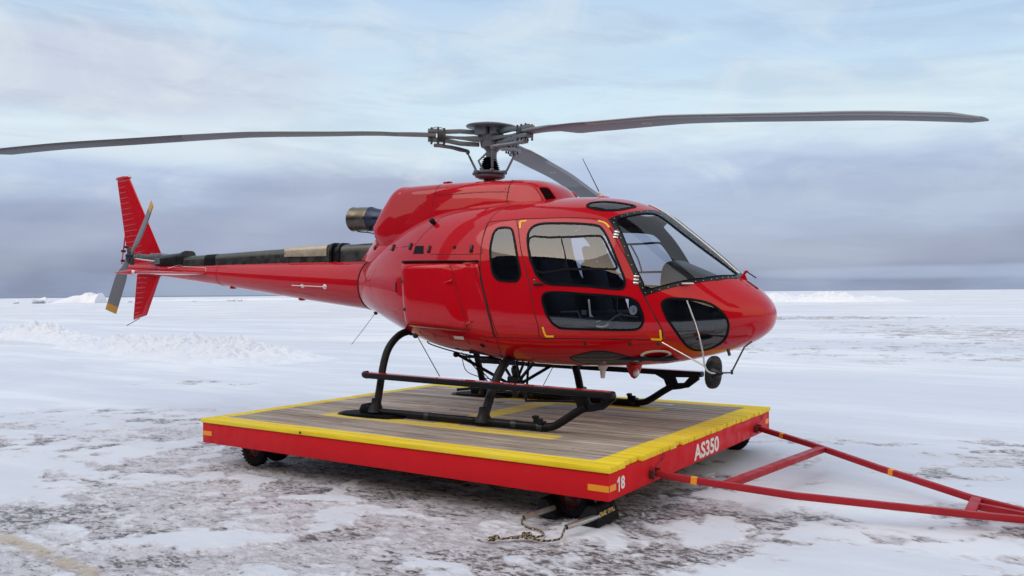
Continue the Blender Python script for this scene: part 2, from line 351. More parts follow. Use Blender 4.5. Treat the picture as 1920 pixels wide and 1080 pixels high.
# seams and outlines laid on the fuselage: (station, angle)
FEAT={
 'windscreen_outer':[(1.792,50.3),(1.71,56.8),(1.612,65.1),(1.522,76.1),(1.455,82.8),(1.353,84.1),(1.191,83.8),(0.988,83.2),(0.802,87.1),(0.674,89.9),(0.582,89.9),(0.583,69.5),(0.71,45.8),(0.859,33.0),(1.015,24.0),(1.177,16.9),(1.33,11.1),(1.374,14.0),(1.429,19.7),(1.5,25.7),(1.588,34.6),(1.694,43.2)],
 'windscreen_glass':[(1.711,50.6),(1.656,55.6),(1.571,62.8),(1.491,70.8),(1.436,75.5),(1.329,76.5),(1.151,75.9),(0.957,76.1),(0.789,78.4),(0.679,81.2),(0.618,81.3),(0.648,64.7),(0.792,43.0),(0.912,33.6),(1.052,25.6),(1.197,19.0),(1.317,14.9),(1.353,18.5),(1.434,25.5),(1.522,33.8),(1.616,42.4)],
 'chin_window':[(1.168,8.2),(1.145,10.9),(1.098,12.8),(0.969,14.7),(0.864,15.7),(0.767,15.5),(0.688,12.9),(0.627,7.3),(0.582,-1.3),(0.569,-15.4),(0.611,-34.1),(0.676,-44.4),(0.739,-49.8),(0.828,-54.1),(0.909,-51.9),(0.954,-46.5),(0.98,-39.4),(1.007,-26.9),(1.039,-15.3),(1.085,-4.7),(1.132,1.7)],
 'door':[(2.765,45.1),(2.544,46.1),(2.314,47.1),(2.112,48.2),(1.948,48.7),(1.857,48.4),(1.784,46.1),(1.721,42.4),(1.63,35.4),(1.525,28.1),(1.434,20.5),(1.35,13.0),(1.273,5.5),(1.202,-2.6),(1.17,-9.1),(1.17,-14.8),(1.188,-21.8),(1.268,-21.8),(1.51,-19.8),(1.848,-18.9),(2.213,-19.6),(2.4,-20.0),(2.411,-8.1),(2.474,3.1),(2.54,12.4),(2.623,22.5),(2.676,30.8),(2.723,38.0)],
 'upper_window':[(2.584,35.7),(2.561,38.7),(2.516,40.9),(2.431,42.1),(2.29,42.6),(2.125,43.3),(1.978,43.6),(1.901,43.7),(1.836,42.9),(1.761,38.4),(1.698,33.3),(1.642,28.3),(1.582,22.8),(1.529,17.5),(1.521,14.1),(1.54,12.4),(1.585,11.5),(1.729,10.5),(1.919,9.8),(2.111,9.1),(2.283,8.7),(2.354,9.6),(2.422,11.8),(2.469,15.4),(2.508,19.5),(2.56,26.8),(2.582,31.7)],
 'lower_window':[(2.356,3.2),(2.344,4.3),(2.309,5.2),(2.228,5.8),(2.08,6.3),(1.917,6.6),(1.701,7.5),(1.493,8.5),(1.44,8.2),(1.394,7.1),(1.368,4.7),(1.34,0.9),(1.344,-2.8),(1.366,-6.4),(1.402,-8.6),(1.448,-9.3),(1.627,-9.4),(1.838,-9.5),(2.14,-9.8),(2.199,-8.4),(2.249,-6.1),(2.287,-2.8),(2.327,0.1),(2.35,1.6)],
 'rear_window':[(2.999,21.2),(3.011,24.7),(3.013,30.7),(3.007,34.8),(2.98,37.3),(2.933,38.2),(2.876,38.3),(2.824,37.8),(2.787,36.2),(2.741,31.1),(2.699,25.2),(2.659,19.1),(2.621,13.4),(2.616,11.0),(2.639,9.3),(2.663,8.6),(2.697,8.4),(2.784,8.4),(2.865,8.7),(2.91,9.7),(2.947,11.9),(2.975,16.0)],
 'side_seam':[(2.765,45.1),(2.932,44.2),(3.124,43.2),(3.139,40.5),(3.138,32.1),(3.133,23.5),(3.115,15.9),(3.084,8.7),(3.036,2.2),(2.981,-1.3),(2.936,-10.3),(2.907,-21.5)],
 'sill_seam':[(3.224,-25.2),(2.91,-22.2),(2.405,-20.4),(1.848,-19.0),(1.19,-22.8),(1.111,-23.5)],
 'sill_rivets':[(2.713,-23.4),(2.508,-22.4),(2.294,-21.8),(2.097,-21.5),(1.766,-21.3),(1.597,-21.6),(1.352,-23.3)],
 'front_seam':[(1.345,11.9),(1.271,5.1),(1.202,-1.9),(1.171,-9.3),(1.169,-16.0),(1.186,-23.9)],
 'roof_seam':[(3.496,55.3),(3.195,46.0),(3.126,43.5)],
 'roof_window':[(2.076,61.8),(2.074,64.7),(2.031,67.3),(1.935,69.5),(1.822,70.7),(1.725,72.6),(1.662,73.5),(1.64,72.1),(1.663,68.9),(1.717,63.4),(1.792,59.5),(1.889,57.7),(1.981,58.1),(2.048,59.7)],
 'belly_panel':[(2.184,-46.8),(2.083,-41.6),(1.996,-38.4),(1.913,-35.5),(1.82,-34.5),(1.737,-35.7),(1.647,-39.5),(1.553,-46.3),(1.494,-54.8),(1.494,-58.5),(1.577,-62.7),(1.754,-62.5),(1.937,-62.6),(2.081,-61.6),(2.157,-55.5)],
 'ring':[(1.176,-48.3),(1.187,-50.3),(1.207,-52.0),(1.233,-53.3),(1.264,-54.1),(1.298,-54.3),(1.332,-54.0),(1.364,-53.2),(1.391,-51.9),(1.413,-50.3),(1.428,-48.5),(1.434,-46.6),(1.432,-44.8),(1.421,-43.0),(1.402,-41.6),(1.377,-40.4),(1.347,-39.6),(1.314,-39.3),(1.28,-39.4),(1.248,-40.0),(1.219,-41.1),(1.196,-42.5),(1.181,-44.3),(1.174,-46.3)],
 'deck_seam':[(3.867,23.9),(3.534,23.0),(3.131,21.6),(3.132,24.5),(3.134,32.5),(3.124,43.4),(3.113,49.3),(3.053,55.2),(2.95,60.2),(2.848,62.4)],
 'rear_seam':[(4.736,35.1),(4.226,31.5),(4.107,38.1),(3.971,47.2),(3.905,53.8),(3.643,57.6),(3.265,59.6),(3.004,65.1)],
 'yellow_tl':[(2.701,38.0),(2.729,43.3),(2.655,44.1)],
 'yellow_tr':[(1.883,47.5),(1.833,47.2),(1.79,46.2),(1.753,44.2)],
 'yellow_bl':[(2.361,-9.5),(2.341,-18.0),(2.252,-17.8)],
 'yellow_br':[(1.284,-20.9),(1.191,-22.5),(1.186,-10.3)],
 'vent_hole':[(4.164,30.9),(4.016,30.1),(3.987,24.6),(4.172,25.2)],
 'deck_hole':[(3.513,27.1)],
 'latches':[(4.628,34.8),(4.252,31.1),(3.906,27.3),(3.261,25.0)],
 'knob':[(3.979,48.1)],
 'hinges':[(1.667,40.8),(1.416,18.5)],
 'handle':[(2.453,7.9),(2.345,8.3)],
 'keyhole':[(2.45,9.4)],
 'sill_tabs':[(1.937,-23.7),(1.492,-24.8),(1.228,-27.5)],
 'nose_seam':[(1.511,22.3),(1.428,21.3),(1.351,22.2),(1.293,24.4)],
 'wiper_axle':[(0.961,27.3)],
 'nose_fairing':[(0.504,82.1)],
 'hull_seam_rear':[(5.268,53.5),(5.122,24.9),(5.096,4.4),(5.059,-18.2),(5.057,-41.6)],
 'rivet_arc':[(4.73,26.9),(4.863,18.6),(4.996,8.9),(5.024,-4.8),(5.027,-23.3),(5.069,-42.8)],
 'slide_frame':[(2.563,31.0),(2.341,32.3),(2.049,34.4),(1.842,36.7),(1.797,36.5),(1.761,34.5),(1.685,28.5),(1.613,23.0),(1.619,21.1),(1.644,20.4),(1.86,18.0),(2.144,15.8),(2.448,13.9)],
 'slide_div':[(2.208,32.3),(2.168,27.3),(2.135,22.7),(2.108,16.3)],
 'lower_bits':[(1.846,5.7),(1.828,1.0)],
 'pod_front':[(3.175,18.3),(3.085,7.6),(3.02,0.7),(2.971,-7.4),(2.95,-22.2)],
 'belly_seam0':[(4.114,-34.6),(4.118,-37.7),(4.121,-41.5)],
 'belly_seam1':[(3.87,-31.4),(3.874,-35.9),(3.888,-41.8)],
 'belly_seam2':[(3.619,-29.6),(3.619,-34.3),(3.613,-38.9)],
 'belly_seam3':[(3.352,-27.7),(3.35,-32.4),(3.354,-38.5)],
 'belly_seam4':[(3.077,-24.4),(3.074,-27.6),(3.076,-31.2)],
 'belly_seam5':[(2.931,-23.2),(2.948,-32.4),(2.98,-43.5),(3.074,-60.2)],
 'belly_label':[(3.549,-29.6),(3.395,-27.9),(3.405,-32.5),(3.552,-34.1)],
 'belly_hole':[(3.172,-36.4)],
 'panel_row_a':[(4.924,14.7),(4.702,15.0),(4.414,15.9)],
 'panel_row_b':[(4.272,22.9),(3.955,22.4),(3.622,21.6),(3.316,20.2),(3.152,19.4)],
 'panel_row_c':[(3.107,17.1),(3.065,10.6),(3.031,5.7),(2.992,0.9),(2.948,-4.5),(2.921,-16.5)],
 'panel_row_d':[(3.48,28.8),(3.224,27.9),(3.17,29.2)],
 'slot':[(4.432,6.5),(4.428,0.1)],
}

# ================================================================ HELICOPTER
HEL = empty('helicopter', (0.2, 0, DZ))
tag(HEL, 'glossy red single-engine helicopter with black skids parked on the yellow-edged wooden dolly', 'helicopter')

HALF = math.pi/2
def hn(s, th):
    """point and outward normal of the right-hand hull side"""
    s = np.asarray(s, float); th = np.asarray(th, float)
    P = hull(s, th); e = 1e-3
    s2 = np.clip(s, 0.012, HS[-1]-2e-3); t2 = np.clip(th, -HALF+0.012, HALF-0.012)
    a = hull(s2+e, t2)-hull(s2-e, t2); b = hull(s2, t2+e)-hull(s2, t2-e)
    N = np.cross(a, b); N /= np.linalg.norm(N, axis=-1, keepdims=True)+1e-12
    ref = hull(s2, t2)-np.stack([np.clip(hull(s2, t2)[..., 0], -1.6, 2.6), np.zeros_like(s2), np.full_like(s2, 1.3)], -1)
    N *= np.where(np.sum(N*ref, -1) >= 0, 1, -1)[..., None]
    m = (np.abs(th) > HALF-0.012); N[..., 1] = np.where(m, 0, N[..., 1]); N /= np.linalg.norm(N, axis=-1, keepdims=True)+1e-12
    return P, N
KT = 0.8
def dom(name, n=4, closed=True, sm=True):
    L = [(a, R(b)) for a, b in FEAT[name]]
    if sm: L = [(p.x, p.y) for p in spline([(a, b, 0) for a, b in L], n, closed)]
    return [(min(max(a, 0), float(HS[-1])), min(max(b, -HALF), HALF)) for a, b in L]
def rounded(name, n, corners=()):
    return dom(name, n)
OUT = {}
wo_ = []
for a, b in [(a, R(b)) for a, b in FEAT['windscreen_outer']]: wo_.append((a, HALF if b > R(80) else b))
OUT['wo'] = wo_
def clip_post(L, yy):
    r = []
    for a, b in L:
        P = hull(np.array(a), np.array(b)); w_ = float(interp(a)[3]); nu = float(interp(a)[5])
        bm_ = math.acos(min(1, (yy/max(w_, yy+1e-3))**(nu/2)))
        r.append((a, min(b, bm_)))
    return r
OUT['wg'] = clip_post(dom('windscreen_glass', 4), 0.035)
OUT['chin'] = dom('chin_window'); OUT['door'] = dom('door', 3); OUT['up'] = dom('upper_window'); OUT['lo'] = dom('lower_window')
OUT['rear'] = dom('rear_window'); OUT['roof'] = dom('roof_window'); OUT['belly'] = dom('belly_panel')
def make_cdt():
    pts, edges = [], []
    def addpoly(L):
        b = len(pts); n = len(L); pts.extend([(a, t*KT) for a, t in L]); edges.extend([(b+i, b+(i+1) % n) for i in range(n)])
    for k in OUT: addpoly(OUT[k])
    S = float(HS[-1])
    gs = np.concatenate([np.linspace(0, 0.5, 26)[:-1], np.linspace(0.5, S, int((S-0.5)/0.035))])
    gt = np.radians(np.linspace(-90, 90, 73))
    allp = np.array(pts)
    for i, a in enumerate(gs):
        for j, t in enumerate(gt):
            q = np.array([a, t*KT])
            edge = i in (0, len(gs)-1) or j in (0, len(gt)-1)
            if edge or np.min(np.abs(allp-q).max(axis=1)) > 0.008: pts.append((float(a), float(t*KT)))
    r = geometry.delaunay_2d_cdt([Vector(p) for p in pts], edges, [], 0, 1e-5)
    V = np.array([tuple(v) for v in r[0]]); F = np.array([f for f in r[2] if len(f) == 3])
    return V, F
def inside(P, poly):
    x, y = P[:, 0], P[:, 1]; c = np.zeros(len(P), bool); n = len(poly)
    for i in range(n):
        x1, y1 = poly[i]; x2, y2 = poly[(i+1) % n]
        if y1 == y2: continue
        c ^= ((y1 > y) != (y2 > y)) & (x < (x2-x1)*(y-y1)/(y2-y1)+x1)
    return c
CV, CF = make_cdt()
HP, HN = hn(np.clip(CV[:, 0], 0, HS[-1]), np.clip(CV[:, 1]/KT, -HALF, HALF))
cent = CV[CF].mean(axis=1)
IN = {k: inside(cent, [(a, t*KT) for a, t in OUT[k]]) for k in OUT}
# consistent winding (outward)
e1 = HP[CF[:, 1]]-HP[CF[:, 0]]; e2 = HP[CF[:, 2]]-HP[CF[:, 0]]; fn = np.cross(e1, e2)
flip = np.sum(fn*HN[CF].mean(axis=1), -1) < 0; CF[flip] = CF[flip][:, ::-1]
area = np.linalg.norm(fn, axis=1); okf = area > 1e-10
def surf_obj(name, mask, mats, parent, off=0.0, thick=0.0, sides=('r',), inner_mi=1):
    """the chosen triangles of the hull as an object, on the right, the left or both sides"""
    vs, fs, nn, mi = [], [], [], []
    F = CF[mask & okf]; used, inv = np.unique(F, return_inverse=True); F2 = inv.reshape(F.shape)
    for sd_ in sides:
        g = 1 if sd_ == 'r' else -1
        layers = [(off, 1, 0)] + ([(off-thick, -1, inner_mi)] if thick else [])
        for o_, fl, m_ in layers:
            b = len(vs); P = HP[used]+HN[used]*o_; P = P*np.array([1, g, 1]); N = HN[used]*np.array([1, g, 1])*fl
            ff = F2 if g*fl > 0 else F2[:, ::-1]
            vs += P.tolist(); nn += N.tolist(); fs += (ff+b).tolist(); mi += [m_]*len(ff)
    me = bpy.data.meshes.new(name); base = ROOTLOC[HEL.name]
    me.from_pydata([(a-base.x, b-base.y, c+DZ-base.z) for a, b, c in vs], [], fs)
    o = link(name, me, mats, parent); me.polygons.foreach_set('material_index', mi)
    me.polygons.foreach_set('use_smooth', [True]*len(fs)); me.normals_split_custom_set_from_vertices(nn); me.update(); return o
def ribbon(mb, L, width, h=0.0015, closed=False, side=1, mi=0, dens=3, sink=0.004):
    """strip lying on the hull along (s, theta) points"""
    P_ = L if dens <= 1 else [(p.x, p.y) for p in spline([(a, b, 0) for a, b in L], dens, closed)]
    s = np.array([a for a, _ in P_]); t = np.clip(np.array([b for _, b in P_]), -HALF, HALF); s = np.clip(s, 0, HS[-1])
    P, N = hn(s, t); n = len(P)
    T = (np.roll(P, -1, 0)-np.roll(P, 1, 0)) if closed else np.gradient(P, axis=0)
    T /= np.linalg.norm(T, axis=1, keepdims=True)+1e-12; S_ = np.cross(N, T); S_ /= np.linalg.norm(S_, axis=1, keepdims=True)+1e-12
    rows = [P-S_*width/2-N*sink, P-S_*width*0.42+N*h, P+S_*width*0.42+N*h, P+S_*width/2-N*sink]
    V = np.stack(rows, 1)*np.array([1, side, 1])
    vs = V.reshape(-1, 3).tolist(); fs = []
    for i in range(n if closed else n-1):
        j = (i+1) % n
        for k in range(3): fs.append((i*4+k, i*4+k+1, j*4+k+1, j*4+k))
    mb.add(vs, fs, mi); return mb
def hp(s, tdeg, off=0.0, side=1):
    P, N = hn(np.array([s]), np.array([R(tdeg)])); q = P[0]+N[0]*off; return Vector((q[0], q[1]*side, q[2])), Vector((N[0][0], N[0][1]*side, N[0][2]))
def rad(L): return [(a, R(b)) for a, b in L]

BODY = surf_obj('fuselage', ~(IN['wo'] | IN['chin'] | IN['door'] | IN['rear'] | IN['roof'] | IN['belly']), [M['red'], M['inner']], HEL, 0, 0.03, ('r', 'l'))
# seams, rivets and small fittings that are one with the skin
for sd_ in (1, -1):
    sm_ = MB()
    ribbon(sm_, rad(FEAT['side_seam']), 0.011, 0.0012, side=sd_)
    ribbon(sm_, rad(FEAT['sill_seam']), 0.007, 0.0012, side=sd_)
    ribbon(sm_, rad(FEAT['front_seam']), 0.012, 0.0012, side=sd_)
    ribbon(sm_, rad(FEAT['deck_seam']), 0.008, 0.0012, side=sd_)
    ribbon(sm_, rad(FEAT['rear_seam']), 0.008, 0.0012, side=sd_)
    ribbon(sm_, rad(FEAT['pod_front']), 0.020, 0.007, side=sd_)
    for k_ in range(6): ribbon(sm_, rad(FEAT['belly_seam%d' % k_]), 0.008, 0.0015, side=sd_)
    ribbon(sm_, dom('door', 3), 0.011, 0.0012, True, sd_, dens=1)
    sm_.build('panel_seam', M['gap'], BODY)
rv = MB()
def rivets(name, step, r=0.0035, side=1, off=0.0):
    L = [Vector((a, R(b), 0)) for a, b in FEAT[name]]; Q = spline(L, 8); P = [hull(np.array(q.x), np.array(q.y)) for q in Q]
    acc = 0.0
    for i in range(1, len(P)):
        acc += float(np.linalg.norm(P[i]-P[i-1]))
        if acc > step:
            acc = 0; c, nrm = hp(Q[i].x, math.degrees(Q[i].y), off, side); rv.ball(c, r, 3)
for sd_ in (1, -1):
    rivets('rivet_arc', 0.022, 0.003, sd_); rivets('hull_seam_rear', 0.028, 0.003, sd_); rivets('deck_seam', 0.05, 0.003, sd_, 0.001); rivets('panel_row_a', 0.024, 0.003, sd_); rivets('panel_row_b', 0.024, 0.003, sd_); rivets('panel_row_c', 0.024, 0.003, sd_); rivets('panel_row_d', 0.03, 0.003, sd_)
    for a, b in FEAT['sill_rivets']: c, nrm = hp(a, b, 0.001, sd_); rv.ball(c, 0.006, 4)
rv.build('rivets', M['red'], BODY)['kind'] = 'stuff'

def seal(name, L, parent, width=0.03, h=0.006, side=1, m='seal'):
    return ribbon(MB(), L, width, h, True, side, dens=1, sink=0.012).build(name, M[m], parent, 40)
# windscreen halves
WSF = surf_obj('windscreen_frame', IN['wo'] & ~IN['wg'], [M['black'], M['inner']], HEL, 0.004, 0.02, ('r', 'l'))
bo = MB()
for sd_ in (1, -1):
    L = OUT['wg']; P = np.array([hull(np.array(a), np.array(b)) for a, b in L]); acc = 0.0
    cen_ = np.array(L).mean(axis=0)
    for i in range(len(L)):
        acc += float(np.linalg.norm(P[i]-P[i-1]))
        if acc > 0.052:
            acc = 0; a, b = L[i]; v = np.array([a, b*KT])-cen_*np.array([1, KT]); v /= np.linalg.norm(v); a2, b2 = a+v[0]*0.028, b+v[1]*0.028/KT
            if b2 < R(88): c, nrm = hp(a2, math.degrees(b2), 0.006, sd_); bo.ball(c, 0.0052, 4)
bo.build('frame_bolts', M['steel'], WSF)['kind'] = 'stuff'
post = MB(); rows = []
zs_ = np.linspace(0.62, 1.62, 40)
P, N = hn(zs_, np.full(40, HALF))
post.tube([tuple(p+n_*0.006) for p, n_ in zip(P, N)], 0.016, 8, flat=(0.6, 1.3)); post.build('centre_post', M['white'], WSF)
for sd_ in (1, -1):
    W_ = surf_obj('windscreen', IN['wg'], [M['glass']], HEL, 0.0, 0, ('r' if sd_ > 0 else 'l',))
    ribbon(MB(), OUT['wg'], 0.014, 0.008, True, sd_, dens=1, sink=0.006).build('windscreen_seal', M['seal'], W_, 40)
    cw = surf_obj('chin_window', IN['chin'], [M['glassd']], HEL, 0.0, 0, ('r' if sd_ > 0 else 'l',)); seal('window_seal', OUT['chin'], cw, 0.025, 0.006, sd_)
    rw = surf_obj('rear_side_window', IN['rear'], [M['glassd']], HEL, 0.0, 0, ('r' if sd_ > 0 else 'l',)); seal('window_seal', OUT['rear'], rw, 0.026, 0.006, sd_)
    ro = surf_obj('roof_window', IN['roof'], [M['glassd']], HEL, 0.0, 0, ('r' if sd_ > 0 else 'l',)); seal('window_seal', OUT['roof'], ro, 0.034, 0.006, sd_)
    bp_ = surf_obj('belly_panel', IN['belly'], [M['blacklens']], HEL, 0.0, 0, ('r' if sd_ > 0 else 'l',)); seal('panel_edge', OUT['belly'], bp_, 0.02, 0.003, sd_, 'black')
    DR = surf_obj('cabin_door', IN['door'] & ~(IN['up'] | IN['lo']), [M['red'], M['inner']], HEL, 0.0, 0.035, ('r' if sd_ > 0 else 'l',))
    q = surf_obj('upper_window', IN['up'], [M['glassd']], DR, 0.0, 0, ('r' if sd_ > 0 else 'l',))
    seal('window_seal', OUT['up'], DR, 0.025, 0.007, sd_)
    q = surf_obj('lower_window', IN['lo'], [M['glassd']], DR, 0.0, 0, ('r' if sd_ > 0 else 'l',))
    seal('window_seal', OUT['lo'], DR, 0.024, 0.007, sd_)
    f_ = MB(); ribbon(f_, dom('slide_frame', 3), 0.024, 0.004, True, sd_, dens=1, sink=0.010); ribbon(f_, rad(FEAT['slide_div']), 0.014, 0.003, False, sd_, sink=0.010)
    f_.build('sliding_window_frame', M['seal'], DR, 40)
    for k in ('yellow_tl', 'yellow_tr', 'yellow_bl', 'yellow_br'):
        y_ = MB()
        if k == 'yellow_tr': ribbon(y_, rad(FEAT[k]), 0.022, 0.002, False, sd_)
        else:
            a = rad(FEAT[k]); ribbon(y_, a[:2], 0.022, 0.002, False, sd_); ribbon(y_, a[1:], 0.022, 0.0025, False, sd_)
        y_.build('corner_mark', M['yellow'], DR)
    a, b = [hp(*FEAT['handle'][i], 0.014, sd_)[0] for i in (0, 1)]
    MB().tube([a, a.lerp(b, 0.5), b], [0.012, 0.013, 0.009], 8, flat=(1.0, 0.7)).build('door_handle', M['black'], DR)
    c, nrm = hp(*FEAT['keyhole'][0], 0.001, sd_); MB().lathe(c, nrm, [(0, 0.014), (0.004, 0.014), (0.005, 0.006)], 14).build('door_lock', M['steel'], DR)
    for (s_, t_) in FEAT['hinges']:
        c, nrm = hp(s_, t_, 0.004, sd_); h_ = MB(); Tn = (hp(s_, t_+4, 0, sd_)[0]-hp(s_, t_-4, 0, sd_)[0]).normalized(); Bn = nrm.cross(Tn)
        m4 = Matrix((Tn, Bn, nrm)).transposed()
        for k in range(3): h_.box(c+Tn*(k-1)*0.032, (0.022, 0.05, 0.009), m4, bev=0.003)
        for k in range(3):
            for g in (-1, 1): h_.ball(c+Tn*(k-1)*0.032+Bn*g*0.016+nrm*0.006, 0.004, 4)
        h_.build('door_hinge', M['steel'], DR)
for sd_ in (1, -1):
    for s_, t_ in FEAT['sill_tabs']:
        tb = MB(); c, nrm = hp(s_, t_, 0.003, sd_); Tn = (hp(s_, t_+4, 0, sd_)[0]-hp(s_, t_-4, 0, sd_)[0]).normalized(); m4 = Matrix((Tn, nrm.cross(Tn), nrm)).transposed()
        tb.box(c, (0.05, 0.022, 0.006), m4, bev=0.002); tb.build('sill_latch', M['darkmetal'], BODY)
rg = MB(); ribbon(rg, dom('ring', 3), 0.034, 0.0022, True, 1, dens=1); rg.build('painted_ring', M['cream'], BODY)
for sd_ in (1, -1):
    q = MB(); L = rad(FEAT['belly_label']); q.add([hp(a, math.degrees(b), 0.002, sd_)[0] for a, b in L], [(0, 1, 2, 3)]); q.build('belly_label', M['white'], BODY, 0)
    c, nrm = hp(*FEAT['belly_hole'][0], 0.001, sd_); MB().lathe(c, nrm, [(0, 0.03), (0.002, 0.03)], 16).build('belly_port', M['seal'], BODY, 0)
    L = rad(FEAT['slot']); q = MB(); ribbon(q, L, 0.028, 0.003, side=sd_); q.build('side_slot', M['seal'], BODY)
# engine deck openings and latches
for sd_ in (1, -1):
    hl = MB(); L = rad(FEAT['vent_hole']); P = [hp(a, math.degrees(b), 0.003, sd_)[0] for a, b in L]; hl.add(P, [(0, 1, 2, 3)]); hl.build('cooling_vent', M['seal'], BODY, 0); hl = MB()
    c, nrm = hp(*FEAT['deck_hole'][0], 0.001, sd_); hl.lathe(c, nrm, [(0, 0.022), (0.002, 0.022)], 16); hl.build('drain_hole', M['seal'], BODY, 0)
for sd_ in (1, -1):
    for s_, t_ in FEAT['latches']:
        lt = MB(); c, nrm = hp(s_, t_, 0.008, sd_); Tn = (hp(s_, t_+3, 0, sd_)[0]-hp(s_, t_-3, 0, sd_)[0]).normalized(); m4 = Matrix((Tn, nrm.cross(Tn), nrm)).transposed()
        lt.box(c, (0.085, 0.035, 0.022), m4, bev=0.009); lt.build('cowl_latch', M['black'], BODY)
c, nrm = hp(*FEAT['knob'][0], -0.01, 1)
kn = MB(); kn.lathe(c, nrm, [(0, 0.022), (0.05, 0.032), (0.075, 0.03), (0.09, 0.015)], 16); kn.build('fuel_vent', M['black'], BODY)

# ---- side hold (pod) on each side
def podS(u, v, side=1):
    """u: rear(-1)..front(1), v: bottom..top"""
    uc, vc = (u+1)/2, (v+1)/2
    xb = -0.555+(0.665+0.555)*uc; xt = -0.60+(0.445+0.60)*uc
    x = xb+(xt-xb)*vc
    zb = 0.975+(0.895-0.975)*uc; zt = 1.70-0.02*uc; z = zb+(zt-zb)*vc
    D_ = 0.285+0.02*math.sin(math.pi*min(1, uc*1.2))
    if uc > 0.58:
        k = (uc-0.58)/0.42; D_ -= 0.055*k*k*(3-2*k)+0.055*math.sin(math.pi*k)**2
    D_ += 0.012*math.cos(v*1.4)
    e = (max(0, 1-(abs(u)**14 if u < 0 else u**90)))**0.25*(max(0, 1-abs(v)**14))**0.3
    # bottom corner tucks in towards the keel
    y = -(0.69+D_*e-0.03*max(0, -v)**3)
    return Vector((x, y*side, z))
for sd_ in (1, -1):
    pb = MB(); nu_, nv_ = 60, 44
    us = [math.sin(math.pi/2*(2*i/nu_-1)) for i in range(nu_+1)]; vv = [math.sin(math.pi/2*(2*i/nv_-1)) for i in range(nv_+1)]
    pb.add([podS(a, b, sd_) for a in us for b in vv], [(i*(nv_+1)+j, i*(nv_+1)+j+1, (i+1)*(nv_+1)+j+1, (i+1)*(nv_+1)+j) for i in range(nu_) for j in range(nv_)])
    pod = pb.build('side_hold', M['red'], HEL, 70)
    def pr(mb, L, w_, h=0.0015):
        Q = []
        for i in range(len(L)-1):
            for k in range(6): t = k/6; Q.append((L[i][0]*(1-t)+L[i+1][0]*t, L[i][1]*(1-t)+L[i+1][1]*t))
        Q.append(L[-1]); vs = []
        for i, (a, b) in enumerate(Q):
            p = podS(a, b, sd_); n_ = (podS(a+.01, b, sd_)-podS(a-.01, b, sd_)).cross(podS(a, b+.01, sd_)-podS(a, b-.01, sd_)).normalized()
            if n_.y*sd_ > 0: n_ = -n_
            q = podS(*Q[min(i+1, len(Q)-1)], sd_)-podS(*Q[max(i-1, 0)], sd_); s2 = n_.cross(q.normalized())
            vs += [p-s2*w_/2+n_*h, p+s2*w_/2+n_*h]
        mb.add(vs, [(2*i, 2*i+1, 2*i+3, 2*i+2) for i in range(len(Q)-1)])
    g = MB(); pr(g, [(-0.93, -0.86), (-0.95, 0.0), (-0.94, 0.90), (-0.88, 0.945), (0.02, 0.945), (0.32, 0.93), (0.37, 0.80), (0.40, 0.45), (0.42, 0.0), (0.44, -0.5), (0.44, -0.80), (0.38, -0.90), (-0.5, -0.90), (-0.88, -0.90), (-0.93, -0.86)], 0.007)
    g.build('hold_door_seam', M['gap'], pod)
    for (a, b) in ((0.30, 0.42), (0.46, -0.72)):
        p = podS(a, b, sd_); MB().tube([p+Vector((-.05, -.012*sd_, -.012)), p+Vector((0, -.018*sd_, 0)), p+Vector((.05, -.012*sd_, .014))], 0.010, 8).build('hold_latch', M['red'], pod)
    for (a, b) in ((-0.90, 0.38), (-0.88, -0.45)):
        p = podS(a, b, sd_); MB().box(p+Vector((0.02, -0.004*sd_, 0)), (0.06, 0.012, 0.036), bev=0.004).build('hold_hinge', M['darkmetal'], pod)
    q = MB(); pr(q, [(0.985, -0.985+1.97*i/12) for i in range(13)], 0.014, 0.003); q.build('hold_front_seal', M['seal'], pod)
    gt_ = MB(); L = [podS(-0.95+1.93*i/20, 0.93, sd_) for i in range(21)]
    gt_.tube([(p.x, p.y*1.0, p.z+0.018) for p in L], 0.014, 6, flat=(0.9, 1.4)); gt_.build('hold_gutter', M['seal'], pod)

# ---- engine cowling
CT = np.array([  # xs, zb, zt, w, zm, n, shear
 [1.06, 2.10, 2.26, .22, 2.15, 2.0, 0.0], [1.03, 2.05, 2.36, .31, 2.15, 2.2, 0.0], [.95, 2.0, 2.475, .375, 2.15, 2.6, 0.0], [.82, 2.0, 2.55, .405, 2.15, 3.2, 0.0],
 [.62, 2.0, 2.580, .42, 2.15, 4.2, 0.0], [.3, 2.0, 2.595, .43, 2.15, 5.0, 0.0], [-.2, 2.0, 2.615, .43, 2.15, 5.0, 0.05], [-.65, 1.95, 2.625, .42, 2.15, 5.0, 0.15],
 [-1.0, 1.9, 2.632, .40, 2.15, 5.0, 0.36], [-1.17, 1.85, 2.635, .375, 2.15, 5.0, 0.55], [-1.215, 1.84, 2.625, .35, 2.15, 4.6, 0.62], [-1.235, 1.84, 2.595, .30, 2.15, 4.0, 0.62]])
CS = np.concatenate([[0], np.cumsum(np.linalg.norm(np.diff(CT[:, [0, 2, 3]], axis=0), axis=1))]); CSL = _slopes(CS, CT)
def cowl(s, th):
    q = interp(s, CS, CT, CSL); xs, zb, zt, w_, zm, n, sh = [q[..., k] for k in range(7)]
    up_ = th >= 0; h = np.where(up_, zt-zm, zm-zb); c_ = np.clip(np.cos(th), 1e-6, 1); s_ = np.abs(np.sin(th))
    z = zm+np.where(up_, 1, -1)*h*s_**(2/n); w2 = w_*(1+0.10*np.clip((2.45-z)/0.3, 0, 1)); y = -w2*c_**(2/n)
    sh = np.maximum(sh, 0); x = xs-sh*(2.60-z)*np.where(z > 2.12, 1, 1)+np.maximum(0, 2.12-z)*sh*1.9
    return np.stack([x, y, z], -1)
cs_ = np.linspace(0, CS[-1], 90); th_ = np.radians(np.linspace(-60, 240, 81)); cb = MB()
